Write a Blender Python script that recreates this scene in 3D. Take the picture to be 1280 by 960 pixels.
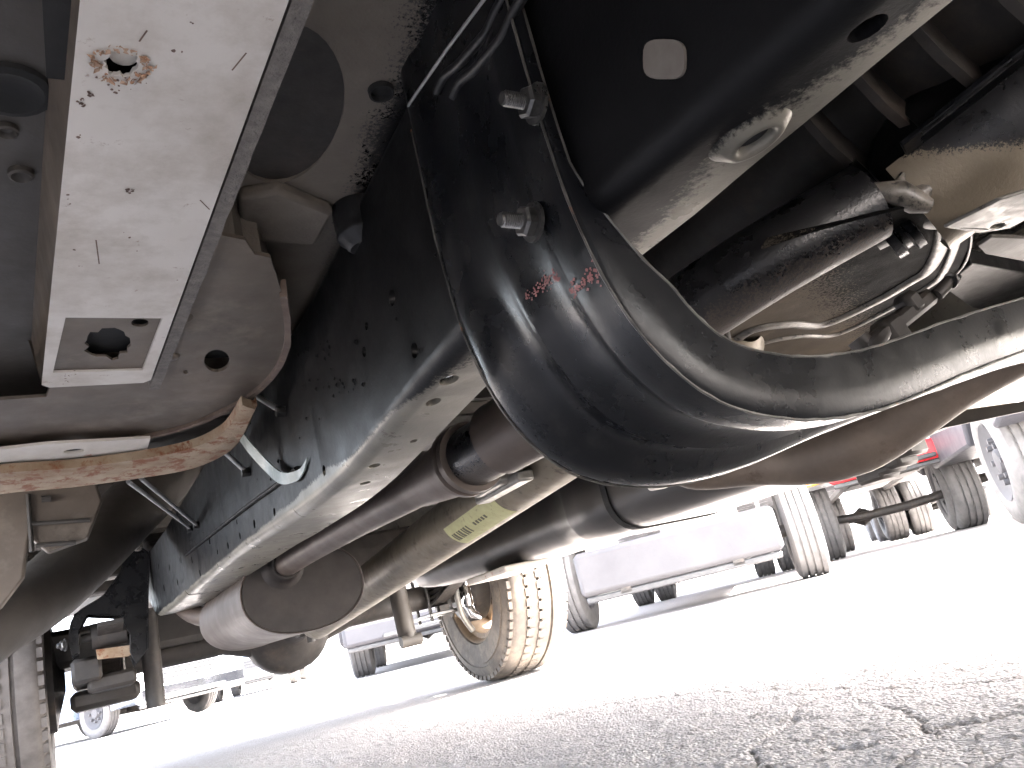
import bpy, math, random
import numpy as np
from mathutils import Vector, Matrix, noise
from mathutils.geometry import tessellate_polygon
random.seed(7)
R = math.radians
S = bpy.context.scene
C = S.collection
for o in list(bpy.data.objects): bpy.data.objects.remove(o)

# ------------------------------------------------------------------ camera
F_PX, ROLL, PITCH, YAW, CAM_H = 996.0, R(13.8), R(16.0), R(31.0), 0.22
fwd = Vector((math.sin(YAW)*math.cos(PITCH), math.cos(YAW)*math.cos(PITCH), math.sin(PITCH)))
r0 = Vector((math.cos(YAW), -math.sin(YAW), 0)); u0 = r0.cross(fwd)
rgt = r0*math.cos(ROLL) - u0*math.sin(ROLL); upv = u0*math.cos(ROLL) + r0*math.sin(ROLL)
CAM = Vector((0, 0, CAM_H))
cd = bpy.data.cameras.new('camera'); cam = bpy.data.objects.new('camera', cd); C.objects.link(cam)
M = Matrix((rgt, upv, -fwd)).transposed().to_4x4(); M.translation = CAM
cam.matrix_world = M
cd.sensor_width = 36.0; cd.lens = F_PX/1280*36.0; cd.clip_start = 0.01; cd.clip_end = 3000
S.camera = cam

# ------------------------------------------------------------------ light
SUN_EL = R(42); SUN_DIR = Vector((0.86, -0.51, 0)).normalized()      # horizontal direction TOWARDS the sun
w = bpy.data.worlds.new('World'); S.world = w; w.use_nodes = True
wn = w.node_tree.nodes; bg = wn['Background']
sky = wn.new('ShaderNodeTexSky'); sky.sky_type = 'NISHITA'; sky.sun_disc = False
sky.sun_elevation = SUN_EL; sky.sun_rotation = math.atan2(SUN_DIR.x, SUN_DIR.y)
sky.air_density = 0.7; sky.dust_density = 4.0; sky.ozone_density = 0.4
hs = wn.new('ShaderNodeHueSaturation'); hs.inputs['Saturation'].default_value = .45     # hazy, almost white sky
w.node_tree.links.new(sky.outputs[0], hs.inputs['Color']); w.node_tree.links.new(hs.outputs[0], bg.inputs[0]); bg.inputs[1].default_value = 0.13
sl = bpy.data.lights.new('sun', 'SUN'); sl.energy = 3.4; sl.angle = R(0.6); sl.color = (1.0, 0.94, 0.85)
so = bpy.data.objects.new('sun', sl); C.objects.link(so)
sdir = Vector((SUN_DIR.x*math.cos(SUN_EL), SUN_DIR.y*math.cos(SUN_EL), math.sin(SUN_EL)))
so.rotation_euler = (-sdir).to_track_quat('-Z', 'Y').to_euler(); so.location = (5, -3, 6)
S.view_settings.view_transform = 'Standard'; S.view_settings.look = 'None'
S.view_settings.exposure = 5.1; S.view_settings.gamma = 1.0; S.view_settings.use_curve_mapping = False
S.render.engine = 'CYCLES'
S.cycles.max_bounces = 10; S.cycles.diffuse_bounces = 6; S.cycles.glossy_bounces = 4
S.cycles.use_denoising = True

# point on a plane of the world under a pixel of the 1280x960 photograph
def at(px, py, x=None, y=None, z=None):
    d = rgt*((px-640)/F_PX) - upv*((py-480)/F_PX) + fwd
    if x is not None: t = (x-CAM.x)/d.x
    elif y is not None: t = (y-CAM.y)/d.y
    else: t = (z-CAM.z)/d.z
    return CAM + d*t

# ------------------------------------------------------------------ materials
def nodes(m):
    m.use_nodes = True; nt = m.node_tree
    return nt, nt.nodes, nt.links, nt.nodes['Principled BSDF']
def ramp(N, L, src, stops):
    r = N.new('ShaderNodeValToRGB'); L.new(src, r.inputs[0]); e = r.color_ramp.elements
    e[0].position, e[0].color = stops[0][0], (*stops[0][1], 1)
    e[1].position, e[1].color = stops[-1][0], (*stops[-1][1], 1)
    for p, c in stops[1:-1]:
        k = e.new(p); k.color = (*c, 1)
    return r.outputs[0]
def tex(N, L, co, kind='Noise', scale=10, detail=6, rough=.6, out=0, stretch=None, rnd=1.0, feature=None):
    if stretch:
        mp = N.new('ShaderNodeMapping'); mp.inputs['Scale'].default_value = stretch; L.new(co, mp.inputs[0]); co = mp.outputs[0]
    t = N.new('ShaderNodeTex'+kind); t.inputs['Scale'].default_value = scale
    if kind == 'Noise': t.inputs['Detail'].default_value = detail; t.inputs['Roughness'].default_value = rough
    if kind == 'Voronoi':
        if feature: t.feature = feature
    L.new(co, t.inputs['Vector']); return t.outputs[out]
def mixc(N, L, fac, a, b, typ='MIX'):
    m = N.new('ShaderNodeMix'); m.data_type = 'RGBA'; m.blend_type = typ
    for i, v in ((0, fac), (6, a), (7, b)):
        if isinstance(v, (int, float)): m.inputs[i].default_value = v
        elif isinstance(v, tuple): m.inputs[i].default_value = (*v, 1) if len(v) == 3 else v
        else: L.new(v, m.inputs[i])
    return m.outputs[2]
def maths(N, L, op, a, b=None, c=None):
    m = N.new('ShaderNodeMath'); m.operation = op
    for i, v in enumerate((a, b, c)):
        if v is None: continue
        if isinstance(v, (int, float)): m.inputs[i].default_value = v
        else: L.new(v, m.inputs[i])
    return m.outputs[0]
def bump(N, L, B, pairs):
    prev = None
    for h, st, dist in pairs:
        b = N.new('ShaderNodeBump'); b.inputs['Strength'].default_value = st; b.inputs['Distance'].default_value = dist
        L.new(h, b.inputs['Height'])
        if prev: L.new(prev, b.inputs['Normal'])
        prev = b.outputs[0]
    L.new(prev, B.inputs['Normal'])

def mat(name, c1, c2=None, rough=(.4, .6), metal=0.0, scale=14, spots=None, spot_amt=.62, spot_scale=30, bumps=((60, .3, .002),), coat=0.0, coat_rough=.15, stretch=None, dust=None, spec=.5):
    """base colour c1..c2 by noise, optional spots (dirt, rust, chips), optional dust settling as patches"""
    m = bpy.data.materials.new(name); nt, N, L, B = nodes(m)
    co = N.new('ShaderNodeTexCoord').outputs['Object']
    n1 = tex(N, L, co, scale=scale, stretch=stretch)
    col = ramp(N, L, n1, ((.3, c1), (.7, c2 or c1)))
    if dust:
        n3 = tex(N, L, co, scale=dust[1], detail=8, rough=.7)
        col = mixc(N, L, ramp(N, L, n3, ((dust[2]-.08, (0, 0, 0)), (dust[2]+.12, (1, 1, 1)))), col, dust[0])
    if spots:
        n2 = tex(N, L, co, scale=spot_scale, detail=8, rough=.75)
        f = ramp(N, L, n2, ((spot_amt-.03, (0, 0, 0)), (spot_amt+.06, (1, 1, 1))))
        col = mixc(N, L, f, col, spots)
    L.new(col, B.inputs['Base Color'])
    n4 = tex(N, L, co, scale=scale*2.3, detail=5)
    rr = N.new('ShaderNodeMapRange'); L.new(n4, rr.inputs[0]); rr.inputs[1].default_value = .3; rr.inputs[2].default_value = .7
    rr.inputs[3].default_value = rough[0]; rr.inputs[4].default_value = rough[1]; L.new(rr.outputs[0], B.inputs['Roughness'])
    B.inputs['Metallic'].default_value = metal; B.inputs['Specular IOR Level'].default_value = spec
    if coat: B.inputs['Coat Weight'].default_value = coat; B.inputs['Coat Roughness'].default_value = coat_rough
    bump(N, L, B, [(tex(N, L, co, scale=s, detail=4), st, d) for s, st, d in bumps])
    return m

def sprayed(name, base1, base2, axis, offset, width, amp=.5, fleck=900, rough_base=(.55, .8), black=(.009, .009, .010), rough_black=(.18, .42), dirt=None, dirt_amt=.6, metal_base=0.0, wob=.04, bumpy=.5, spec=.5):
    """bare or painted metal on one side, black rustproofing spray on the other, meeting in a speckled edge (a real coating edge)"""
    m = bpy.data.materials.new(name); nt, N, L, B = nodes(m)
    co = N.new('ShaderNodeTexCoord').outputs['Object']
    dp = N.new('ShaderNodeVectorMath'); dp.operation = 'DOT_PRODUCT'; L.new(co, dp.inputs[0]); dp.inputs[1].default_value = axis
    wobn = tex(N, L, co, scale=7, detail=3); flk = tex(N, L, co, scale=fleck, detail=3, rough=.8)
    s = maths(N, L, 'SUBTRACT', dp.outputs['Value'], offset)
    s = maths(N, L, 'ADD', s, maths(N, L, 'MULTIPLY', maths(N, L, 'SUBTRACT', wobn, .5), wob*4))
    s = maths(N, L, 'DIVIDE', s, width)
    s = maths(N, L, 'ADD', s, maths(N, L, 'MULTIPLY', maths(N, L, 'SUBTRACT', flk, .5), amp*10))
    f = maths(N, L, 'MULTIPLY', s, 2.5)
    cl = N.new('ShaderNodeClamp'); L.new(f, cl.inputs[0]); f = cl.outputs[0]
    n1 = tex(N, L, co, scale=9, detail=8, rough=.65)
    base = ramp(N, L, n1, ((.3, base1), (.7, base2)))
    if dirt:
        n2 = tex(N, L, co, scale=26, detail=8, rough=.75)
        base = mixc(N, L, ramp(N, L, n2, ((dirt_amt-.05, (0, 0, 0)), (dirt_amt+.08, (1, 1, 1)))), base, dirt)
    L.new(mixc(N, L, f, base, black), B.inputs['Base Color'])
    n3 = tex(N, L, co, scale=30, detail=5)
    def mr(lo, hi):
        r = N.new('ShaderNodeMapRange'); L.new(n3, r.inputs[0]); r.inputs[1].default_value = .3; r.inputs[2].default_value = .7
        r.inputs[3].default_value = lo; r.inputs[4].default_value = hi; return r.outputs[0]
    rx = N.new('ShaderNodeMix'); rx.data_type = 'FLOAT'; L.new(f, rx.inputs[0]); L.new(mr(*rough_base), rx.inputs[2]); L.new(mr(*rough_black), rx.inputs[3])
    L.new(rx.outputs[0], B.inputs['Roughness'])
    B.inputs['Specular IOR Level'].default_value = spec
    mm = maths(N, L, 'MULTIPLY', maths(N, L, 'SUBTRACT', 1.0, f), metal_base); L.new(mm, B.inputs['Metallic'])
    bump(N, L, B, [(tex(N, L, co, scale=55, detail=4), bumpy*.6, .0015), (tex(N, L, co, scale=420, detail=3), bumpy, .0006)])
    return m

T = {}
T['black'] = mat('black rustproofing spray', (.006, .006, .0065), (.012, .012, .0125), spec=.3, rough=(.3, .55), bumps=((45, .25, .0015), (380, .4, .0005)), spots=(.05, .048, .045), spot_amt=.70, spot_scale=90)
T['rail'] = mat('black coated frame steel', (.020, .020, .022), (.05, .049, .048), rough=(.22, .42), bumps=((18, .2, .0015), (300, .22, .0004)), spots=(.22, .20, .17), spot_amt=.72, spot_scale=120, dust=((.11, .10, .09), 26, .60), stretch=(1, .5, 1))
T['member'] = mat('glossy black crossmember', (.003, .0033, .004), (.006, .0065, .008), rough=(.20, .38), spec=.20, bumps=((30, .12, .0012), (340, .22, .0004)), spots=(.12, .11, .105), spot_amt=.74, spot_scale=160, dust=((.016, .016, .016), 40, .62))
T['edge'] = mat('worn steel edge', (.012, .012, .012), (.12, .115, .105), rough=(.3, .5), metal=.3, scale=45, spots=(.16, .07, .035), spot_scale=80)
T['hole'] = mat('dark inside of hole', (.006, .006, .006), rough=(.8, .9))  # near-black stands in for shade inside holes; tank strap shares it
T['primer'] = mat('pale grey painted sheet', (.58, .55, .51), (.48, .45, .41), rough=(.45, .65), scale=6, spots=(.22, .15, .11), spot_amt=.66, spot_scale=55, dust=((.36, .32, .27), 9, .56), bumps=((22, .12, .002), (500, .12, .0003)))
T['bracket'] = mat('dirty grey bracket paint', (.13, .103, .080), (.072, .058, .045), rough=(.5, .72), scale=12, spots=(.075, .05, .035), spot_amt=.66, spot_scale=35, bumps=((30, .25, .0015), (420, .25, .0004)), dust=((.175, .145, .115), 10, .6))
T['rust'] = mat('rusty pinch weld', (.20, .125, .07), (.34, .27, .19), rough=(.7, .9), scale=30, spots=(.17, .055, .018), spot_amt=.53, spot_scale=45, bumps=((120, .6, .0015), (500, .5, .0006)))
T['whitestrip'] = mat('white painted strip with rust bloom', (.62, .59, .54), (.50, .45, .39), rough=(.5, .7), scale=20, spots=(.36, .16, .08), spot_amt=.62, spot_scale=24)
T['browndark'] = mat('brown weathered lining', (.030, .026, .022), (.052, .045, .038), rough=(.55, .75), scale=10, bumps=((70, .3, .002),))
T['exhaust'] = mat('brown baked exhaust steel', (.050, .038, .031), (.095, .073, .060), rough=(.42, .6), metal=.15, scale=11, spots=(.24, .16, .12), spot_amt=.68, spot_scale=40, stretch=(1, .5, 1), bumps=((90, .2, .001),))
T['muffler'] = mat('dull muffler steel', (.058, .046, .040), (.088, .071, .062), rough=(.45, .6), metal=.0, spec=.3, scale=9, spots=(.20, .11, .07), spot_amt=.66, spot_scale=22, bumps=((60, .15, .001),))
T['mufflerend'] = mat('dark muffler end', (.018, .015, .014), (.032, .026, .023), rough=(.5, .7), metal=.2, scale=20)
T['shaft'] = mat('weathered bare driveshaft tube', (.19, .163, .118), (.115, .097, .072), rough=(.42, .62), metal=.4, scale=22, spots=(.075, .058, .04), spot_amt=.60, spot_scale=30, stretch=(1, .45, 1), bumps=((150, .2, .0006),))
T['sticker'] = mat('yellow green tag paper', (.40, .40, .21), (.33, .32, .17), rough=(.6, .8), scale=60, spots=(.16, .14, .08), spot_amt=.62, spot_scale=90)
T['ink'] = mat('faded black print', (.05, .05, .035), (.12, .11, .07), rough=(.6, .8), scale=200)
T['tank'] = mat('black plastic fuel tank', (.013, .012, .012), (.022, .020, .019), rough=(.30, .42), scale=6, bumps=((300, .15, .0004),), spots=(.10, .09, .08), spot_amt=.76, spot_scale=120, dust=((.035, .030, .026), 7, .6))
T['shield'] = mat('brown dusty heat shield', (.055, .042, .033), (.105, .083, .065), rough=(.5, .7), metal=.2, scale=14, spots=(.06, .04, .03), spot_amt=.62, spot_scale=20, bumps=((35, .35, .003), (240, .3, .0006)))
T['sill'] = mat('beige dusty sill paint', (.58, .53, .45), (.45, .40, .33), rough=(.4, .6), scale=6)
T['bare'] = mat('bare grey metal', (.15, .145, .135), (.24, .23, .21), rough=(.3, .5), metal=.6, scale=40, spots=(.1, .085, .07), spot_amt=.64, spot_scale=60)
T['zinc'] = mat('grimy bolt', (.05, .05, .048), (.16, .155, .15), rough=(.25, .4), metal=.8, scale=90)
T['line'] = mat('steel brake line', (.26, .26, .255), (.4, .4, .39), rough=(.3, .45), metal=.6, scale=60)
T['strap'] = mat('grey green ground strap', (.13, .16, .15), (.19, .22, .20), rough=(.4, .6), scale=60)
T['tyre'] = mat('dusty tyre rubber', (.06, .052, .046), (.10, .086, .074), rough=(.7, .9), scale=24, bumps=((90, .3, .002),), dust=((.15, .125, .10), 9, .55))
T['tyredark'] = mat('dark tyre rubber', (.075, .066, .06), (.13, .115, .105), rough=(.7, .9), scale=24, bumps=((90, .3, .002),))
T['rim'] = mat('brown dusty steel rim', (.16, .115, .075), (.24, .18, .125), rough=(.5, .7), metal=.3, scale=20, spots=(.09, .06, .04), spot_amt=.6)
T['axle'] = mat('dark axle casting', (.018, .016, .015), (.035, .030, .026), rough=(.5, .7), scale=20, bumps=((60, .4, .002),), dust=((.06, .045, .035), 12, .62))
T['white'] = mat('white car paint', (.78, .78, .78), (.74, .74, .75), rough=(.2, .3), scale=3, coat=.6)
T['silver'] = mat('silver car paint', (.050, .050, .056), (.040, .040, .046), rough=(.4, .5), metal=.0, scale=3, spec=.15)
T['valance'] = mat('grey valance', (.058, .057, .061), (.075, .074, .078), rough=(.5, .6), spec=.12, scale=3)
T['knuckle'] = mat('oily cast steel', (.06, .055, .048), (.15, .135, .115), rough=(.28, .5), scale=50, spots=(.01, .01, .01), spot_amt=.55, spot_scale=90, bumps=((160, .5, .001),))
T['red'] = mat('red car paint', (.55, .03, .035), (.48, .025, .03), rough=(.2, .3), scale=3, coat=.6)
T['bluecar'] = mat('pale blue grey car paint', (.25, .30, .40), (.22, .27, .36), rough=(.25, .35), metal=.4, scale=3, coat=.6)
T['glass'] = mat('dark car glass', (.02, .022, .025), rough=(.05, .08), scale=3, bumps=((2, .01, .001),))
T['trim'] = mat('black plastic trim', (.03, .03, .032), (.05, .05, .05), rough=(.5, .6), scale=20)
T['tyregrey'] = mat('grey tyre rubber', (.075, .072, .072), (.12, .115, .112), rough=(.7, .9), scale=12)
T['lamp'] = mat('clear lamp lens', (.7, .7, .72), (.6, .6, .62), rough=(.08, .15), scale=30, coat=.5)
T['redlamp'] = mat('red lamp lens', (.55, .02, .02), (.4, .01, .01), rough=(.1, .2), scale=30, coat=.5)
T['amber'] = mat('amber lamp lens', (.8, .35, .05), (.7, .3, .04), rough=(.1, .2), scale=30)
T['chrome'] = mat('chrome', (.75, .75, .76), rough=(.08, .16), metal=1, scale=20)
T['blue'] = mat('blue sign plastic', (.03, .09, .45), (.03, .08, .4), rough=(.4, .5))
T['plate'] = mat('licence plate white', (.75, .76, .78), (.68, .7, .72), rough=(.4, .5))
# cab floor: pale primer, sprayed black towards the middle of the truck
T['floor'] = sprayed('cab floor, primer with black overspray', (.15, .130, .108), (.095, .081, .068), (1, -.1, 0), .152, .03, amp=.30, fleck=420, dirt=(.10, .08, .065), dirt_amt=.64, wob=.015)
T['conv'] = sprayed('heat shield with black overspray', (.24, .205, .155), (.16, .135, .10), (0, -.45, 1), .347, .010, amp=.34, fleck=450, rough_base=(.35, .55), metal_base=.5, wob=.004)
T['pan'] = sprayed('pan with black overspray', (.09, .075, .058), (.05, .042, .034), (.5, -.9, 0), -.11, .06, black=(.0018, .0018, .0019), amp=.34, fleck=330, rough_base=(.7, .9), rough_black=(.7, .9), metal_base=.0, spec=.04, wob=.01, dirt=(.1, .08, .06))
T['pipefront'] = sprayed('pipe with black overspray', (.040, .033, .028), (.062, .050, .042), (-.12, .1, 1), .405, .018, amp=.5, fleck=420, rough_base=(.38, .55), metal_base=.3, wob=.004)
T['crossred'] = sprayed('crossmember with red primer fleck', (.55, .12, .10), (.45, .09, .08), (1, 0, 0), .2, .5, amp=.2, fleck=300)

# ------------------------------------------------------------------ mesh builder
class MB:
    def __init__(s): s.v = []; s.f = []; s.m = []
    def add(s, vs, fs, mi=0):
        n = len(s.v); s.v += [tuple(p) for p in vs]; s.f += [[n+i for i in f] for f in fs]; s.m += [mi]*len(fs); return s
    def box(s, lo, hi, mi=0, bev=0.0, mtx=None):
        x0, y0, z0 = lo; x1, y1, z1 = hi
        if bev <= 0:
            vs = [Vector((x, y, z)) for z in (z0, z1) for y in (y0, y1) for x in (x0, x1)]
            fs = [(0, 2, 3, 1), (4, 5, 7, 6), (0, 1, 5, 4), (1, 3, 7, 5), (3, 2, 6, 7), (2, 0, 4, 6)]
        else:
            b = min(bev, (x1-x0)/2.01, (y1-y0)/2.01, (z1-z0)/2.01)
            rings = []
            for z, e in ((z0, b), (z0+b, 0), (z1-b, 0), (z1, b)):
                q = [(x0+b+e*0, y0+e), (x1-b, y0+e), (x1-e, y0+b), (x1-e, y1-b), (x1-b, y1-e), (x0+b, y1-e), (x0+e, y1-b), (x0+e, y0+b)]
                rings.append([Vector((a, c, z)) for a, c in q])
            vs = [p for r_ in rings for p in r_]; fs = [tuple(reversed(range(8))), tuple(range(24, 32))]
            for k in range(3):
                for i in range(8): j = (i+1) % 8; fs.append((k*8+i, k*8+j, k*8+8+j, k*8+8+i))
        if mtx: vs = [mtx @ p for p in vs]
        return s.add(vs, fs, mi)
    def loft(s, rings, close=True, caps=True, mi=0):
        n = len(rings[0]); vs = [p for r_ in rings for p in r_]; fs = []
        for k in range(len(rings)-1):
            for i in range(n if close else n-1):
                j = (i+1) % n; fs.append((k*n+i, k*n+j, (k+1)*n+j, (k+1)*n+i))
        if caps and close: fs += [tuple(reversed(range(n))), tuple(range((len(rings)-1)*n, len(rings)*n))]
        return s.add(vs, fs, mi)
    def tube(s, pts, r, n=16, caps=True, mi=0, flat=1.0, up=None):
        pts = [Vector(p) for p in pts]; rs = r if isinstance(r, (list, tuple)) else [r]*len(pts)
        rings = []; ref = Vector(up) if up else Vector((0, 0, 1))
        for i, p in enumerate(pts):
            t = (pts[min(i+1, len(pts)-1)]-pts[max(i-1, 0)]).normalized()
            a = ref-t*ref.dot(t)
            if a.length < 1e-3: a = Vector((1, 0, 0))-t*t.x
            a.normalize(); b = t.cross(a)
            if not up: ref = a
            rings.append([p+(a*math.cos(k*2*math.pi/n)*flat+b*math.sin(k*2*math.pi/n))*rs[i] for k in range(n)])
        return s.loft(rings, True, caps, mi)
    def prism(s, poly, holes, fn, d0, d1, mi=0):
        """2D polygon with holes extruded from depth d0 to d1; fn(u, v, d) gives the 3D point"""
        loops = [[Vector((u, v, 0)) for u, v in lp] for lp in [poly]+list(holes)]
        tris = tessellate_polygon(loops); flat = [p for lp in loops for p in lp]; n = len(flat)
        vs = [fn(p.x, p.y, d0) for p in flat]+[fn(p.x, p.y, d1) for p in flat]
        fs = [tuple(t) for t in tris]+[tuple(n+i for i in reversed(t)) for t in tris]
        b = 0
        for lp in loops:
            k = len(lp)
            for i in range(k): j = (i+1) % k; fs.append((b+i, b+j, n+b+j, n+b+i))
            b += k
        return s.add(vs, fs, mi)
    def lathe(s, prof, centre, axis=(1, 0, 0), n=40, mi=0, closed=False):
        ax = Vector(axis).normalized(); a = Vector((0, 0, 1)); a = (a-ax*a.dot(ax))
        if a.length < .01: a = Vector((1, 0, 0))
        a.normalize(); b = ax.cross(a); c = Vector(centre)
        rings = [[c+ax*h+(a*math.cos(k*2*math.pi/n)+b*math.sin(k*2*math.pi/n))*rr for h, rr in prof] for k in range(n)]
        rings.append(rings[0]); m = len(prof); vs = [p for r_ in rings[:-1] for p in r_]; fs = []
        for k in range(n):
            k2 = (k+1) % n
            for i in range(m if closed else m-1):
                j = (i+1) % m; fs.append((k*m+i, k*m+j, k2*m+j, k2*m+i))
        return s.add(vs, fs, mi)

def recalc(me):
    import bmesh
    bm = bmesh.new(); bm.from_mesh(me); bmesh.ops.remove_doubles(bm, verts=bm.verts, dist=1e-6)
    bmesh.ops.recalc_face_normals(bm, faces=bm.faces); bm.to_mesh(me); bm.free()
def build(name, mb, mats, parent=None, label=None, smooth=40, bevel=0, kind=None, cat=None, group=None, fix=True):
    me = bpy.data.meshes.new(name); org = Vector((0, 0, 0))
    me.from_pydata(mb.v, [], mb.f)
    for m in (mats if isinstance(mats, (list, tuple)) else [mats]): me.materials.append(m)
    if max(mb.m, default=0): me.polygons.foreach_set('material_index', mb.m)
    if fix: recalc(me)
    if smooth: me.polygons.foreach_set('use_smooth', [True]*len(me.polygons)); me.set_sharp_from_angle(angle=R(smooth))
    o = bpy.data.objects.new(name, me); C.objects.link(o)
    if parent is not None:
        o.parent = parent
        off = parent.get('_w', None)
        if off is not None: o.matrix_parent_inverse = Matrix.Translation(-Vector(off))
    if label: o['label'] = label
    if kind: o['kind'] = kind
    if cat: o['category'] = cat
    if group: o['group'] = group
    if bevel:
        b = o.modifiers.new('bevel', 'BEVEL'); b.width = bevel; b.segments = 2; b.limit_method = 'ANGLE'; b.angle_limit = R(35)
    return o
WORLD = {}
def thing(name, loc, label, cat, group=None, rz=0):
    o = bpy.data.objects.new(name, None); C.objects.link(o); o.location = loc; o.rotation_euler = (0, 0, rz)
    o['label'] = label; o['category'] = cat; o.empty_display_size = .2
    if group: o['group'] = group
    return o
def cut(o, mb):
    cme = bpy.data.meshes.new('cutter'); cme.from_pydata(mb.v, [], mb.f); recalc(cme); co = bpy.data.objects.new('cutter', cme); C.objects.link(co)
    par = o.parent; inv = o.matrix_parent_inverse.copy(); o.parent = None; o.matrix_world = Matrix.Identity(4)
    b = o.modifiers.new('cut', 'BOOLEAN'); b.operation = 'DIFFERENCE'; b.solver = 'EXACT'; b.object = co
    dg = bpy.context.evaluated_depsgraph_get(); dg.update()
    me = bpy.data.meshes.new_from_object(o.evaluated_get(dg)); o.modifiers.remove(b)
    if len(me.polygons) > 10:
        o.data = me
        me.polygons.foreach_set('use_smooth', [True]*len(me.polygons)); me.set_sharp_from_angle(angle=R(40))
    else: print('CUT FAILED', o.name)
    o.parent = par; o.matrix_parent_inverse = inv
    bpy.data.objects.remove(co)
def circ(u, v, r, n=20, ru=None): return [(u+(ru or r)*math.cos(k*2*math.pi/n), v+r*math.sin(k*2*math.pi/n)) for k in range(n)]
def smoothpath(pts, n=8):
    pts = [Vector(p) for p in pts]; out = []
    for i in range(len(pts)-1):
        p0 = pts[max(i-1, 0)]; p1 = pts[i]; p2 = pts[i+1]; p3 = pts[min(i+2, len(pts)-1)]
        for k in range(n):
            t = k/n; out.append(.5*((2*p1)+(p2-p0)*t+(2*p0-5*p1+4*p2-p3)*t*t+(3*p1-p0-3*p2+p3)*t**3))
    out.append(pts[-1]); return out

def pxell(a, b, rx, ry, z, n=22, jag=0.0, tilt=0.0):
    out = []
    for k in range(n):
        t = k*2*math.pi/n; j = 1+jag*noise.noise(Vector((k*1.3, a*.1, 0)))
        u, v = rx*j*math.cos(t), ry*j*math.sin(t); q = at(a+u*math.cos(tilt)-v*math.sin(tilt), b+u*math.sin(tilt)+v*math.cos(tilt), z=z); out.append((q.x, q.y))
    return out

# ------------------------------------------------------------------ ground
def smooth_axis(segs):
    out = [segs[0][0]]
    for a, b, st in segs:
        n = max(1, round((b-a)/st)); out += [a+(b-a)*(i+1)/n for i in range(n)]
    return out
gx = smooth_axis([(-1500, -300, 400), (-300, -60, 60), (-60, -12, 8), (-12, -3, 1.5), (-3, 0, .25), (0, .35, .02), (.35, 1.7, .0055), (1.7, 3, .03), (3, 8, .3), (8, 20, 2), (20, 80, 10), (80, 400, 80), (400, 1500, 400)])
gy = smooth_axis([(-1500, -300, 400), (-300, -60, 60), (-60, -5, 9), (-5, 0, .5), (0, .4, .03), (.4, 2.0, .0055), (2.0, 3.2, .02), (3.2, 6, .15), (6, 15, 1), (15, 60, 6), (60, 300, 60), (300, 1500, 400)])
cracks = []
def crack(pix, wdt, dep, j=.02):
    pts = [at(a, b, z=0) for a, b in pix]; out = []
    for i in range(len(pts)-1):
        n = max(2, int((pts[i+1]-pts[i]).length/.02))
        for k in range(n):
            p = pts[i].lerp(pts[i+1], k/n); q = p*9
            out.append((p.x+noise.noise(q*3)*j+noise.noise(q*9)*j*.4, p.y+noise.noise(q*3+Vector((7, 3, 1)))*j+noise.noise(q*9+Vector((1, 5, 2)))*j*.4))
    out.append((pts[-1].x, pts[-1].y)); cracks.append((np.array(out), wdt, dep))
crack([(480, 962), (560, 935), (640, 905), (760, 880), (900, 866), (1010, 862), (1130, 860), (1290, 845)], .005, .009)
crack([(930, 975), (945, 935), (985, 905), (1005, 880), (1060, 850)], .006, .011)
crack([(1040, 930), (1075, 932), (1140, 915), (1175, 905), (1290, 890)], .007, .012)
crack([(1120, 960), (1160, 925), (1150, 900), (1100, 880)], .005, .010)
crack([(1180, 975), (1240, 948), (1290, 940)], .006, .011)
crack([(950, 960), (1010, 945), (1045, 932)], .004, .008)
crack([(1100, 850), (1120, 835), (1180, 828), (1290, 800)], .004, .006)
crack([(700, 975), (760, 940), (900, 920), (960, 905)], .003, .005)
X, Y = np.meshgrid(np.array(gx), np.array(gy)); Z = np.zeros_like(X)
near = (X > -.1) & (X < 3) & (Y > 0) & (Y < 3.2); idx = np.argwhere(near)
zn = np.empty(len(idx)); xs = X[near]; ys = Y[near]
for k, (a, b) in enumerate(zip(xs, ys)):
    p = Vector((a, b, 0))
    zn[k] = noise.noise(p*2.1)*.008+noise.noise(p*14)*.0028+abs(noise.noise(p*62))*.0034+noise.noise(p*105)*.0020
for pts, wdt, dep in cracks:
    bb = (xs > pts[:, 0].min()-.05) & (xs < pts[:, 0].max()+.05) & (ys > pts[:, 1].min()-.05) & (ys < pts[:, 1].max()+.05)
    q = np.stack([xs[bb], ys[bb]], 1); d2 = np.full(len(q), 1e9)
    for i in range(len(pts)-1):
        a = pts[i]; ab = pts[i+1]-a; L2 = (ab**2).sum()+1e-12
        t = np.clip(((q-a)@ab)/L2, 0, 1); dd = ((q-(a+t[:, None]*ab))**2).sum(1); d2 = np.minimum(d2, dd)
    d = np.sqrt(d2); wv = .55*wdt*(.6+.8*np.abs(np.sin(q[:, 0]*37+q[:, 1]*51)))
    zn[bb] -= .34*dep*np.exp(-(d/wv)**2)
Z[near] = zn
fade = np.clip(np.minimum(np.minimum(X+.1, 3-X)/.3, np.minimum(Y, 3.2-Y)/.3), 0, 1); Z *= fade
ny, nx = X.shape
gv = np.stack([X.ravel(), Y.ravel(), Z.ravel()], 1)
ii = np.arange(ny*nx).reshape(ny, nx)
gf = np.stack([ii[:-1, :-1].ravel(), ii[:-1, 1:].ravel(), ii[1:, 1:].ravel(), ii[1:, :-1].ravel()], 1)
gme = bpy.data.meshes.new('asphalt_ground'); gme.vertices.add(len(gv)); gme.vertices.foreach_set('co', gv.ravel())
gme.loops.add(gf.size); gme.loops.foreach_set('vertex_index', gf.ravel().astype(np.int32))
gme.polygons.add(len(gf)); gme.polygons.foreach_set('loop_start', np.arange(0, gf.size, 4, dtype=np.int32)); gme.update(); gme.validate()
gme.polygons.foreach_set('use_smooth', [True]*len(gf))
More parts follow.
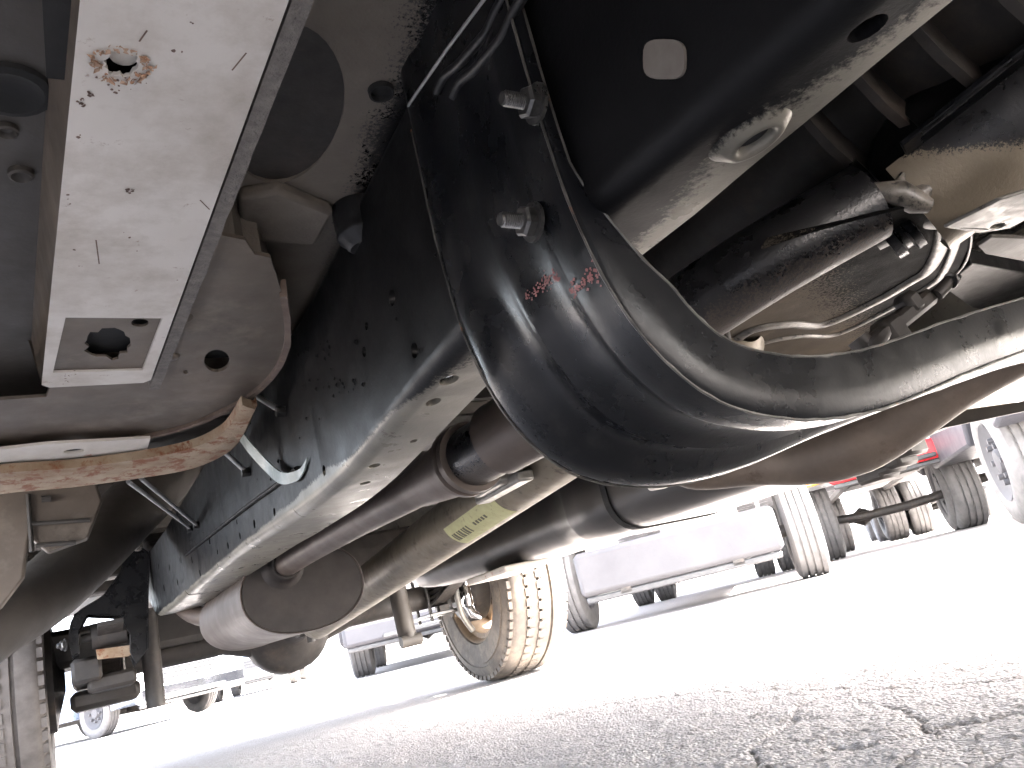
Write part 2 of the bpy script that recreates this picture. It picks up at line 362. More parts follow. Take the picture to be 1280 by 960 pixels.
go = bpy.data.objects.new('asphalt_ground', gme); C.objects.link(go); go['kind'] = 'structure'; go['label'] = 'worn cracked grey asphalt of the parking lot'
m = bpy.data.materials.new('old asphalt'); nt, N, L, B = nodes(m); co = N.new('ShaderNodeTexCoord').outputs['Object']
big = tex(N, L, co, scale=1.7, detail=6); agg = tex(N, L, co, 'Voronoi', scale=190, out=1); fine = tex(N, L, co, scale=210, detail=4, rough=.8)
sep = N.new('ShaderNodeSeparateColor'); L.new(agg, sep.inputs[0])
colr = ramp(N, L, sep.outputs[0], ((0, (.17, .155, .148)), (.45, (.28, .26, .25)), (.8, (.38, .355, .345)), (1, (.55, .52, .51))))
col2 = mixc(N, L, .55, colr, ramp(N, L, fine, ((.3, (.18, .167, .16)), (.7, (.42, .39, .378)))))
col3 = mixc(N, L, ramp(N, L, big, ((.35, (0, 0, 0)), (.65, (.5, .5, .5)))), col2, (.27, .245, .238))
L.new(col3, B.inputs['Base Color']); B.inputs['Roughness'].default_value = .85
vd = tex(N, L, co, 'Voronoi', scale=190, out=0)
bump(N, L, B, [(vd, .6, -.004), (fine, .6, .002)])
gme.materials.append(m)

# ------------------------------------------------------------------ the truck overhead
TX, TY = .68, 1.2
truck = thing('pickup_truck', (TX, TY, 0), 'pickup truck seen from underneath, black sprayed frame with curved crossmember, parked over the camera', 'pickup truck')
truck['_w'] = [TX, TY, 0.0]
def part(name, mb, mt, parent=truck, **k):
    o = build(name, mb, mt, None, **k); o.parent = parent
    if parent is truck: o.matrix_parent_inverse = Matrix.Translation((-TX, -TY, 0))
    else: o.matrix_parent_inverse = Matrix.Identity(4)          # parts sit at the same origin as their own parent part
    return o

# frame rails ------------------------------------------------
RX = .208                                # outer face of the near rail
def rail_z(y):
    q = RX/.22                                   # heights read off for x = .22, scaled to the real rail face
    ks = [(-1.2, .354)]+[(a*q, .22+(b-.22)*q) for a, b in ((.116, .373), (.206, .383), (.30, .388), (.384, .390), (.497, .386), (.573, .380), (.694, .373), (.849, .378), (1.246, .406), (1.8, .430), (2.3, .450), (2.78, .478))]+[(2.80, .52), (3.0, .60), (3.4, .60), (3.7, .52), (4.3, .50)]
    for (a, za), (b, zb) in zip(ks, ks[1:]):
        if y <= b:
            t = min(1, max(0, (y-a)/(b-a))); return za+(zb-za)*t
    return ks[-1][1]
def rail_sm(y): return sum(rail_z(y+d) for d in (-.05, -.025, 0, .025, .05))/5
def rail(x_out, sgn, H0=.170, W=.055, t=.005):
    ys = [-1.2, -.6, -.2]+[i*.04 for i in range(0, 110)]
    H = H0; prof = []; r = .013                                     # C section, open towards the middle of the truck; closed thin loop
    outer = [(W, H)]+[(r-r*math.sin(a), H-r+r*math.cos(a)) for a in [R(q) for q in (0, 22, 45, 67, 90)]]+[(r-r*math.cos(a), r-r*math.sin(a)) for a in [R(q) for q in (0, 22, 45, 67, 90)]]+[(W, 0)]
    ri = r-t
    inner = [(W, t)]+[(r-ri*math.sin(a), r-ri*math.cos(a)) for a in [R(q) for q in (0, 45, 90)]]+[(r-ri*math.cos(a), H-r+ri*math.sin(a)) for a in [R(q) for q in (0, 45, 90)]]+[(W, H-t)]
    prof = outer+inner; rings = []
    for y in ys:
        z0 = rail_sm(y)
        # the rail is wider just ahead of the kink at y = .65, as in the photograph
        wk = float(np.interp(y, [.10, .25, .45, .62, 1.1, 2.6], [.036, .056, .052, .052, .084, .092]))/W
        rings.append([Vector((x_out+sgn*u*(wk if u > .03 else 1), y, z0+v+(max(0, y)*.012 if v > H*.5 else 0))) for u, v in prof])
    return MB().loft(rings)
T['rail'] = sprayed('frame rail steel, black sprayed web', (.085, .08, .070), (.21, .195, .16), (-.3, -.045, 1), .2895, .007, amp=.14, fleck=260, rough_base=(.24, .42), black=(.005, .005, .0055), rough_black=(.32, .55), metal_base=.2, wob=.006, bumpy=.22, spec=.09)  # black web is coating; paler flange has reflected ground light mixed into its base
nr = part('frame_rail', rail(RX, 1), T['rail'], label='near frame rail, shiny black channel with small holes')
cm = MB()
def cyl_x(p, r, h=.03, n=14, ry=1.0): cm.loft([[Vector((p.x+dx, p.y+ry*r*math.cos(k*2*math.pi/n), p.z+r*math.sin(k*2*math.pi/n))) for k in range(n)] for dx in (-h, h)])
def cyl_z(p, r, h=.03, n=14, ry=1.0): cm.loft([[Vector((p.x+r*math.cos(k*2*math.pi/n), p.y+ry*r*math.sin(k*2*math.pi/n), p.z+dz)) for k in range(n)] for dz in (-h, h)])
for px_, py_, r_ in ((490, 372, .006), (455, 440, .004), (458, 408, .003), (518, 438, .0055), (405, 588, .005), (372, 590, .004), (343, 640, .005), (318, 655, .006), (300, 670, .005), (285, 682, .005), (272, 690, .004), (296, 652, .004), (205, 735, .009), (200, 760, .009), (222, 728, .008), (212, 710, .008), (232, 742, .008), (198, 708, .008), (240, 700, .007), (262, 676, .006), (250, 716, .006), (226, 700, .007)):
    cyl_x(at(px_, py_, x=RX), r_)
for px_, py_, r_ in ((568, 506, .0065), (547, 528, .0055), (470, 592, .005), (458, 612, .005), (1094, 58, .0052), (520, 566, .003)):
    p = at(px_, py_, z=.36); cyl_z(Vector((p.x, p.y, rail_sm(p.y))), r_, ry=1.3)
cut(nr, cm)
part('frame_rail', rail(1.18, -1), T['rail'])
# drain boss and dimple on the bottom flange near the camera
mb = MB(); p = at(952, 196, z=.361); p.z = rail_sm(p.y); rings = []
for rr_, h_ in ((.026, .0015), (.022, -.001), (.017, -.0042), (.013, -.005), (.010, -.0035), (.009, .004)):
    rings.append([p+Vector((rr_*.5*math.cos(a), rr_*.8*math.sin(a), h_)) for a in [k*2*math.pi/32 for k in range(32)]])
mb.loft(rings, caps=False); part('flange_boss', mb, T['rail'], parent=nr, smooth=80)
mb = MB(); mb.prism([(p.x+.0088*.5*math.cos(k*math.pi/8), p.y+.0088*.8*math.sin(k*math.pi/8)) for k in range(16)], [], lambda u, v, d: Vector((u, v, p.z-.001+d)), 0, .002); part('boss_hole', mb, T['hole'], parent=nr)
# doubling plate edge and weld along the web at the rear
mb = MB(); pts = [at(a, b, x=RX-.003) for a, b in ((232, 694), (300, 640), (345, 607), (372, 585))]
mb.tube(smoothpath(pts, 4), .004, 8, flat=.6)
part('doubler_plate', mb, T['rail'], parent=nr)
# wet blobs and debris of spray on the web
mb = MB()
for k in range(60):
    px_, py_ = random.choice([(395, 440, 30, 16), (420, 480, 34, 16), (350, 585, 30, 12), (250, 690, 30, 16), (470, 410, 90, 80), (420, 560, 90, 60)])[:2] , 0
    cx, cy, sx_, sy_ = random.choice([(395, 440, 14, 8), (425, 480, 20, 10), (425, 483, 18, 9), (350, 597, 22, 8), (245, 672, 22, 12), (470, 410, 60, 60), (420, 560, 60, 40)])
    p = at(random.gauss(cx, sx_*.8), random.gauss(cy, sy_*.8), x=RX-.001)
    if p.y > 3 or p.z < rail_sm(p.y)+.02 or p.z > rail_sm(p.y)+.2: continue
    r_ = random.uniform(.0006, .0018)*(1+p.y*.8)
    mb.add([p+Vector((-r_*.7*(1 if k2 == 0 else 0), r_*a, r_*b)) for k2, a, b in ((0, 0, 0), (1, 1, .2), (1, .3, 1.2), (1, -1, .4), (1, -.4, -1))], [(0, 1, 2), (0, 2, 3), (0, 3, 4), (0, 4, 1)])
o = part('spray_clumps', mb, T['rail'], parent=nr, label='lumps of coating and debris on the rail web', kind='stuff')

# crossmember -------------------------------------------------
path = [(.198, .560), (.197, .455), (.198, .410), (.201, .375), (.210, .338), (.226, .309), (.250, .288), (.285, .277), (.325, .274), (.372, .278), (.44, .290), (.52, .302), (.62, .316), (.72, .328), (.86, .336), (.98, .335), (1.06, .345), (1.12, .365), (1.16, .40), (1.178, .45), (1.18, .50)]
pp = smoothpath([(a, 0, b) for a, b in path], 6)
prof = [(.000, .030), (.000, .014), (.0008, .003), (.003, .000), (.016, .001), (.024, .0012), (.028, .003), (.031, .0065), (.040, .0095), (.054, .011), (.062, .0085), (.068, .0055), (.074, .0085), (.084, .012), (.094, .011), (.100, .006), (.103, .002), (.107, -.001), (.118, -.002), (.123, -.0012), (.126, .003), (.126, .010), (.1255, .034)]
YF = .246
def xm_ring(i, pr, off=0.0):
    p = pp[i]; t = (pp[min(i+1, len(pp)-1)]-pp[max(i-1, 0)]).normalized()
    n = Vector((t.z*-1, 0, t.x)).normalized()             # points inside (up / towards the middle)
    s_ = min(1, max(.2, (.42-p.z)/.09)) if i < 60 else 1
    return [p+n*(v*((s_ if v > .0 else 1.0) if p.x < .6 else 1)+off)+Vector((0, YF+u-p.y, 0)) for u, v in pr]
full = prof+[(.1225, .034), (.1225, .012), (.118, .002), (.106, .003), (.098, .011), (.084, .016), (.068, .0095), (.054, .015), (.040, .0135), (.028, .007), (.016, .005), (.0045, .005), (.0035, .014), (.0035, .030)]
mb = MB(); mb.loft([xm_ring(i, full) for i in range(len(pp))])
xm = part('crossmember', mb, T['member'], label='big curved glossy black crossmember hanging under the frame')
# rough sheared edges on its two rims
def rim(yoff, voff, name):
    mb = MB(); pts = []; rs = []
    for i in range(3, len(pp)):
        q = xm_ring(i, [(yoff, voff)])[0]; k = noise.noise(Vector((i*.7, yoff*50, 0))); pts.append(q+Vector((0, 0, k*.0006))); rs.append(.0006+.0006*abs(k))
    mb.tube(pts, rs, 6); return part(name, mb, T['edge'], parent=xm)
rim(.000, .0305, 'upper_edge'); rim(.0025, -.0002, 'lower_edge'); rim(.124, -.0015, 'rear_edge')
# red primer streak across the near arm
mb = MB()
for i0, u0_, u1_ in ((25, .003, .030), (22, .034, .064)):
    for k in range(85):
        u = random.uniform(u0_, u1_); i = i0-(3.2 if i0 == 25 else 2)+random.gauss(0, .28)-(u*14); i = max(2, i); ia = int(i); fr = i-ia
        v = np.interp(u, [a for a, b in prof[:-3]], [b for a, b in prof[:-3]])
        q = xm_ring(ia, [(u, v-.0006)])[0].lerp(xm_ring(ia+1, [(u, v-.0006)])[0], fr); r_ = random.uniform(.0003, .0009)
        t = (pp[ia+1]-pp[ia]).normalized()
        mb.add([q+t*r_+Vector((0, 0, 0)), q+Vector((0, r_*1.6, 0)), q-t*r_, q-Vector((0, r_*1.3, 0))], [(0, 1, 2, 3)])
part('red_streak', mb, mat('red marking paint', (.17, .035, .035), (.20, .08, .07), rough=(.4, .6), scale=200), parent=xm, kind='stuff', label='red paint streak flecked across the near arm')
# end plate with the bolts on the outer face of the rail
def bolt(p, ax, r, ln, parent, mt='zinc', side=1):
    ax = Vector(ax).normalized(); p = Vector(p)
    mb = MB()
    mb.lathe([(0, 0), (0, r*1.9), (r*.35, r*1.9), (r*.35, 0)], p, ax, 20)
    mb.lathe([(r*.35, 0), (r*.35, r*1.45), (r*1.2, r*1.55), (r*1.5, r*1.3), (r*1.5, 0)], p, ax, 6)
    pr = [(r*1.5, 0), (r*1.5, r*.75)]
    k = r*1.5
    while k < ln: pr += [(k+r*.1, r*.75), (k+r*.2, r*.62)]; k += r*.22
    pr += [(k+.001, r*.6), (k+.001, 0)]
    mb.lathe(pr, p, ax, 14); return part('bolt', mb, T[mt], parent=parent, smooth=30)
for (a, b) in ((668, 278), (672, 130)): bolt(at(a, b, x=RX-.010), (-1, 0, .05), .0050, .0165, xm)
for (a, b) in ((790, 170), (640, 470)): pass
# ------------------------------------------------ cab floor and body
FZ = .552
mb = MB()
nx_, ny_ = 70, 60
fx = [-.36+i*(2.06/nx_) for i in range(nx_+1)]; fy = [-1.0+i*(2.1/ny_) for i in range(ny_+1)]
def floor_z(x, y):
    t = max(0, min(1, (x-.50)/.08))*max(0, min(1, (.86+.0-x)/.08)) if False else 0
    a = max(0, 1-abs(x-.68)/.24); tun = (3*a*a-2*a*a*a)*.12
    rib = .004*math.sin(y*46)*(1 if -.3 < x < .2 else .5)
    return FZ+tun+max(-.002, rib*.5)
vs = [Vector((x, y, floor_z(x, y))) for y in fy for x in fx]; W_ = nx_+1
mb.add(vs, [(j*W_+i, (j+1)*W_+i, (j+1)*W_+i+1, j*W_+i+1) for j in range(ny_) for i in range(nx_)])
vs2 = [v+Vector((0, 0, .01)) for v in vs]; mb.add(vs2, [(j*W_+i, j*W_+i+1, (j+1)*W_+i+1, (j+1)*W_+i) for j in range(ny_) for i in range(nx_)])
floor_o = part('cab_floor', mb, T['floor'], label='cab floor pan, pale primer turning to black overspray', smooth=60, fix=False)
# oval dark pocket (body mount recess) as a cup standing proud of the floor with a dark inside
def floor_pt(a, b, z=FZ): return at(a, b, z=z)
outl = lambda k, z: [Vector((u, v, z)) for u, v in pxell(352, 128, 78*k, 100*k, FZ, 36, tilt=.2)]
cmx = MB(); cmx.loft([outl(1, FZ-.05), outl(1, FZ+.05)]); cut(floor_o, cmx)
mb = MB(); mb.loft([outl(1.05, FZ+.002), outl(1.02, FZ+.012), outl(.97, FZ+.035)]); mb.lathe([(0, 0), (0, .012), (.008, .012), (.008, .007), (.014, .007), (.014, 0)], at(365, 95, z=FZ+.03), (0, 0, -1), 12)
part('mount_pocket', mb, T['axle'], parent=floor_o, fix=True)
for (a, b, r_) in ((477, 117, .0065), (241, 28, .002),):
    p = floor_pt(a, b, FZ-.0045); mb = MB(); mb.lathe([(.003, 0), (.003, r_), (-.0006, r_*1.08), (-.0006, r_*1.25), (.004, r_*1.3)], p, (0, 0, 1), 20); part('drain_hole', mb, T['hole'], parent=floor_o)
# metal plug
mb = MB(); plg = []
for k in range(24):
    a = k*2*math.pi/24; c_, s_ = math.cos(a), math.sin(a); e = .6; q = at(830+26*math.copysign(abs(c_)**e, c_), 74+25*math.copysign(abs(s_)**e, s_), x=RX-.001); plg.append((q.y, q.z))
mb.prism(plg, [], lambda u, v, d: Vector((RX+.001+d, u, v)), -.0022, 0)
part('web_plug', mb, mat('primer plug', (.13, .115, .10), (.10, .085, .072), rough=(.6, .8), scale=90, spots=(.1, .08, .06), spot_amt=.66, spot_scale=200), parent=nr, label='pale rounded plug in the black web of the near rail')
mb = MB(); q = [at(a, b, z=FZ-.012) for a, b in ((-260, -60), (84, -60), (66, 250), (80, 530), (-260, 640))]
mb.prism([(v.x, v.y) for v in q], [], lambda u, v, d: Vector((u, v, FZ-.012+d)), 0, .006); fo = part('outer_pan', mb, T['browndark'], parent=floor_o, label='dark dirty outer floor panel')
for a, b, r_ in ((12, 110, .02), (8, 160, .006), (26, 215, .007)):
    p = at(a, b, z=FZ-.012); mb = MB(); mb.lathe([(.0, 0), (-.001, r_*.5), (-.004, r_*.8), (-.003, r_), (.002, r_*1.05)], p, (0, 0, 1), 20); part('pressing', mb, T['hole' if r_ > .01 else 'browndark'], parent=fo)
# raised pan pressing right of the hat member
mb = MB(); q = [floor_pt(a, b, FZ-.012) for a, b in ((300, 300), (405, 308), (420, 275), (440, 200), (395, 262), (330, 270))]
mb.prism([(v.x, v.y) for v in [floor_pt(a, b, FZ-.012) for a, b in ((298, 292), (312, 303), (395, 308), (418, 268), (350, 240), (300, 250))]], [], lambda u, v, d: Vector((u, v, FZ-.012+d)), 0, .012)
part('floor_pressing', mb, T['floor'], parent=floor_o, bevel=.004)

# hat member -------------------------------------------------
HZ = .498
L0 = at(100, 0, z=HZ); L1 = at(57, 430, z=HZ); R1 = at(188, 478, z=HZ); R0 = at(362, 0, z=HZ); L2 = at(62, 480, z=HZ)
dl = (L1-L0)/(L1.y-L0.y); dr = (R1-R0)/(R1.y-R0.y)
def hx(y): return (L0+dl*(y-L0.y)).x, (R0+dr*(y-R0.y)).x
YE = R1.y; poly = [(hx(YE-.010)[0], YE-.010), (hx(YE)[0]+.006, YE-.002), (R1.x-.006, YE), (R1.x, YE-.006)]
polyfar = [(hx(-.9)[1], -.9), (hx(-.9)[0], -.9)]
hp = poly+polyfar
hole1 = at(133, 431, z=HZ); hole2 = at(176, 404, z=HZ); hole0 = at(152, 80, z=HZ)
rough_hole = pxell(134, 431, 28, 18, HZ+.002, 26, .35, -.12)
jag = pxell(152, 80, 20, 17, HZ, 30, .35)
# recessed pad near the end of the member
pad = [at(a, b, z=HZ) for a, b in ((82, 397), (203, 398), (178, 463), (66, 466))]
padp = [(v.x, v.y) for v in pad]
mb = MB()
mb.prism(hp, [], lambda u, v, d: Vector((u, v, HZ+d)), 0, .0022)
hatp = mb; mb = MB()
# side walls down from the floor
edge = hp[:]; 
def wall(pa, pb, flare=.0):
    mb.add([Vector((pa[0], pa[1], HZ)), Vector((pb[0], pb[1], HZ)), Vector((pb[0]+flare, pb[1], FZ+.002)), Vector((pa[0]+flare, pa[1], FZ+.002))], [(0, 1, 2, 3)])
ys_w = [-.9, 0, .3, .5, YE-.01]
for a, b in zip(ys_w, ys_w[1:]):
    wall((hx(a)[0], a), (hx(b)[0], b), -.007); wall((hx(a)[1], a), (hx(b)[1], b), .012)
wall(poly[0], poly[1], -.01); wall(poly[1], poly[2], 0); wall(poly[2], poly[3], 0)
hat = part('floor_member', hatp, T['primer'], label='long pale painted box member under the floor, with rusty holes')
cmx = MB(); cmx.prism(padp, [], lambda u, v, d: Vector((u, v, HZ+d)), -.01, .01); cmx.prism(jag, [], lambda u, v, d: Vector((u, v, HZ+d)), -.01, .01); cut(hat, cmx)
part('member_side', mb, T['bracket'], parent=hat)  # darker paint than the member face: shade of the side put into colour
mb = MB(); mb.prism([(u, v) for u, v in padp], [], lambda u, v, d: Vector((u, v, HZ+d)), .0024, .0044)
pad_o = part('recessed_pad', mb, T['bracket'], parent=hat)
cmx = MB(); cmx.prism(rough_hole, [], lambda u, v, d: Vector((u, v, HZ+d)), -.01, .01); cmx.prism(pxell(175, 404, 11, 5, HZ+.002), [], lambda u, v, d: Vector((u, v, HZ+d)), -.01, .01); cut(pad_o, cmx)
mb = MB(); mb.box((hole1.x-.036, hole1.y-.05, HZ+.012), (hole1.x+.036, hole1.y+.045, HZ+.014)); part('hole_shade_back', mb, T['hole'], parent=hat)  # black sheet behind the hole, shade inside put into its colour
mb = MB(); mb.box((hole0.x-.03, hole0.y-.03, HZ+.012), (hole0.x+.02, hole0.y+.03, HZ+.016)); part('hole_shade_back', mb, T['hole'], parent=hat)
# crusty burr round the torn hole
mb = MB()
for k in range(90):
    a = random.uniform(0, 2*math.pi); rr = random.gauss(.0108, .0013); q = Vector((hole0.x+rr*math.cos(a), hole0.y+rr*math.sin(a), HZ-.0005)); s_ = random.uniform(.0008, .0022)
    mb.add([q+Vector((random.uniform(-1, 1)*s_, random.uniform(-1, 1)*s_, random.uniform(-.9, .3)*s_)) for _ in range(5)], [(0, 1, 2), (0, 2, 3), (0, 3, 4), (0, 4, 1), (1, 2, 3)])
part('rust_burr', mb, mat('crusty burr', (.42, .33, .25), (.30, .15, .08), rough=(.7, .9), scale=200), parent=hat, kind='stuff', label='crusty rusty burr round the torn hole')
mb = MB(); q = Vector((hole0.x+.0015, hole0.y+.002, HZ+.006)); mb.lathe([(0, 0), (.0, .006), (.004, .008), (.006, .008)], q, (0, 0, 1), 16); part('hole_plug', mb, T['whitestrip'], parent=hat)
mb = MB()
for a, b, rad, n_ in ((163, 237, 5, 9), (103, 128, 5, 10), (112, 118, 4, 5), (240, 28, 2, 2), (98, 170, 5, 3), (90, 250, 10, 3), (220, 60, 22, 2), (180, 330, 30, 4), (100, 330, 20, 4), (85, 472, 10, 16), (150, 105, 16, 14), (180, 95, 8, 8)):
    for _ in range(n_):
        q = at(a+random.gauss(0, rad*.6), b+random.gauss(0, rad*.6), z=HZ-.0004); s_ = random.uniform(.0003, .0011)
        t0_ = random.uniform(0, 6); k_ = 6; ring = [q+Vector((math.cos(t0_+i*6.283/k_), math.sin(t0_+i*6.283/k_)*1.2, 0))*s_*random.uniform(.5, 1.2) for i in range(k_)]; mb.add(ring, [tuple(range(k_))])
for (a, b), (c, d) in (((290, 88), (308, 66)), ((174, 52), (184, 38)), ((250, 250), (262, 262)), ((120, 300), (124, 330))):
    p, q = at(a, b, z=HZ-.0004), at(c, d, z=HZ-.0004); n_ = Vector((-(q-p).y, (q-p).x, 0)).normalized()*.0004; mb.add([p-n_, q-n_, q+n_, p+n_], [(0, 1, 2, 3)])
part('rust_spots', mb, mat('rust spots', (.16, .10, .075), (.09, .065, .055), rough=(.7, .9), scale=200), parent=hat, kind='stuff', label='small rust spots and scratches on the pale member')
# sealant strip along the right hand edge
mb = MB(); rings = []
for k in range(60):
    y = -.3+k*(.86+.3-.09)/59; x0_ = hx(y)[1]+.0018; wv = .009+.0012*noise.noise(Vector((y*40, 0, 0)))
    rings.append([Vector((x0_, y, HZ+.0016)), Vector((x0_+wv, y, HZ+.001+.001*noise.noise(Vector((y*80, 3, 0))))), Vector((x0_+wv+.001, y, HZ+.012)), Vector((x0_, y, HZ+.012))])
mb.loft(rings); part('seam_strip', mb, mat('rough seam sealer', (.17, .155, .14), (.10, .09, .082), rough=(.8, .95), scale=120, bumps=((400, .9, .002),)), parent=hat)
# small stone chips
# cab mount bracket ------------------------------------------
BZ = .511
bp = [at(a, b, z=BZ) for a, b in ((-260, 585), (0, 562), (60, 553), (160, 547), (235, 530), (300, 500), (335, 472), (354, 440), (358, 405), (352, 365), (338, 322), (318, 318), (306, 300), (230, 285), (130, 300), (58, 496), (0, 500), (-260, 520))]
h1 = at(271, 451, z=BZ); h2 = at(232, 465, z=BZ)
mb = MB(); pl2 = [(v.x, v.y) for v in bp]
# round the corner
mb.prism(pl2, [pxell(271, 451, 16, 14, BZ), pxell(232, 465, 3, 2.5, BZ)], lambda u, v, d: Vector((u, v, BZ+d)), 0, .003)
brk = part('cab_bracket', mb, T['bracket'], label='dirty grey rounded mounting plate at the back of the cab')
mb = MB(); mb.box((h1.x-.03, h1.y-.03, BZ+.015), (h1.x+.03, h1.y+.03, BZ+.02)); part('bracket_hole_shade', mb, T['hole'], parent=brk)  # black backing paints the shade seen through the bracket hole
mb = MB(); pts = smoothpath([Vector((v.x, v.y, BZ-.001)) for v in bp[:10]], 6)
rings = []
for i, p in enumerate(pts):
    t = (pts[min(i+1, len(pts)-1)]-pts[max(i-1, 0)]).normalized(); n = Vector((t.y, -t.x, 0))
    if n.x < 0 and p.x > .15: n = -n
    if p.y > .9 and n.y < 0: n = -n
    w_ = .0035+.001*noise.noise(p*60)
    rings.append([p-n*.002, p-n*.002+Vector((0, 0, -.003)), p+n*w_+Vector((0, 0, -.0035)), p+n*(w_+.001)+Vector((0, 0, .012)), p+n*.001+Vector((0, 0, .012))])
mb.loft(rings); part('rolled_lip', mb, mat('dark rusted lip', (.10, .07, .055), (.17, .125, .10), rough=(.6, .85), scale=50, spots=(.28, .2, .14), spot_amt=.62, spot_scale=70, bumps=((200, .5, .001),)), parent=brk)
# raised round pressings on the bracket
for a, b, r_ in ((222, 398, .012), (215, 445, .007)):
    p = at(a, b, z=BZ); mb = MB(); mb.lathe([(-.003, 0), (-.003, r_*.6), (-.0015, r_*.9), (.001, r_*1.1)], p, (0, 0, 1), 24); part('pressing', mb, T['bracket'], parent=brk)
# bracket web to the cab floor (floor coating)
mb = MB(); a_ = [v for v in bp[8:14]]
for p, q in zip(a_, a_[1:]): mb.add([Vector((p.x-.006, p.y, BZ+.003)), Vector((q.x-.006, q.y, BZ+.003)), Vector((q.x-.006, q.y, FZ)), Vector((p.x-.006, p.y, FZ))], [(0, 1, 2, 3)])
part('bracket_wall', mb, T['floor'], parent=brk)

# rear cab sill flange: pale strip, dark slot, rusty pinch weld curving up at the corner
SZ = .487
def strip(name, pin, pout, z, th, mt, dz_out=0, **k):
    mb = MB(); a = [at(u, v, z=z) for u, v in pin]; b = [at(u, v, z=z) for u, v in pout]
    a = smoothpath(a, 5); b = smoothpath(b, 5); rings = []
    for i, (p, q) in enumerate(zip(a, b)):
        n1 = noise.noise(p*40)*.0008
        m1 = p.lerp(q, .25)+Vector((0, 0, -.0015)); m2 = p.lerp(q, .8)+Vector((0, 0, -.002+n1)); q2 = q+Vector((0, n1*2, dz_out))
        up = Vector((0, 0, th)); rings.append([p, m1, m2, q2, q2+up, m2+up, m1+up, p+up])
    mb.loft(rings); return part(name, mb, T[mt], **k)
pw = strip('pinch_weld', ((-300, 640), (-120, 612), (0, 592), (90, 585), (180, 573), (240, 560), (272, 545), (287, 532), (303, 506)), ((-300, 668), (-120, 642), (0, 621), (90, 612), (180, 600), (240, 589), (280, 572), (303, 551), (322, 510)), SZ, .010, 'rust', dz_out=.003, label='rusty curved pinch weld flange below the cab corner')
mb = MB(); q = [at(a, b, z=SZ+.012) for a, b in ((-300, 598), (0, 562), (60, 555), (188, 548), (180, 575), (60, 590), (0, 600), (-300, 650))]; hs = at(92, 564, z=SZ+.012)
mb.prism([(v.x, v.y) for v in q], [circ(hs.x, hs.y, .008, ru=.010)], lambda u, v, d: Vector((u, v, SZ+.012+d)), 0, .003)
st = part('sill_strip', mb, T['whitestrip'], label='off white strip with a small oval hole and rust stains')
mb = MB(); q = [at(a, b, z=SZ+.030) for a, b in ((-300, 590), (0, 556), (188, 540), (290, 520), (300, 540), (270, 560), (180, 590), (0, 610), (-300, 650))]
mb.prism([(v.x, v.y) for v in q], [], lambda u, v, d: Vector((u, v, SZ+.030+d)), 0, .003)
part('slot_back', mb, T['browndark'], parent=st)
# rear wall of the cab, seen as the dark face behind the flange
mb = MB(); mb.box((-.372, 1.20, .60), (1.75, 1.215, 1.5)); part('cab_rear_panel', mb, T['browndark'])

# brake lines, strap, sensor rods ----------------------------
def rod(a, b, za, r, name, mt, xb=RX-.004, kink=None):
    p = at(*a, z=za); q = at(*b, x=xb); mb = MB(); pts = [p, q]
    if kink: pts = smoothpath([p, p.lerp(q, .5)+Vector(kink), q], 6)
    mb.tube(pts, r, 10); return part(name, mb, T[mt])
for a, b, z in (((160, 602), (238, 660), .53), ((176, 598), (246, 656), .53), ((270, 555), (308, 590), .51), ((322, 496), (352, 514), .515)):
    r1 = rod(a, b, z, .0032, 'brake_line', 'line'); p = at(*b, x=RX-.004)
    mb = MB(); mb.lathe([(-.006, 0), (-.006, .006), (.004, .006), (.006, .0045), (.006, 0)], p, (1, 0, 0), 6); part('line_fitting', mb, T['zinc'], parent=r1)
mb = MB(); a_ = [at(290, 530, z=.51), at(312, 560, x=RX-.025), at(335, 585, x=RX-.012), at(352, 598, x=RX-.012), at(372, 594, x=RX-.005), at(382, 580, x=RX-.003)]
sp = smoothpath(a_, 6); mb.loft([[p+Vector((0, -.008, .004)), p+Vector((0, .008, -.004)), p+Vector((.0015, .008, -.004)), p+Vector((.0015, -.008, .004))] for p in sp])
part('ground_strap', mb, T['strap'], label='flat grey green strap bending to the frame rail')
# body mount bush above the rail (dark cylinder by the web)
p = at(456, 302, z=.52); mb = MB()
mb.lathe([(-.006, 0), (-.006, .012), (-.003, .015), (.0, .016), (.003, .020), (.006, .021), (.009, .020), (.012, .021), (.03, .021), (.032, 0)], p, (0, 0, 1), 32)
part('body_mount', mb, T['black'])
mb = MB(); pts = [at(a, b, x=RX-.022) for a, b in ((510, 132), (560, 60), (612, -10))]; mb.tube(pts, .0009, 8); part('thin_line', mb, T['line'])
mb = MB()
for off in (0, 1):
    pts = [at(a+off*20, b+6*off, x=RX-.010) for a, b in ((546, 115), (556, 95), (572, 82), (590, 62), (608, 40), (622, 10), (640, -20))]; mb.tube(smoothpath(pts, 4), .0028, 10)
part('wiring_harness', mb, T['black'], label='black taped harness pipes at the top of the rail')

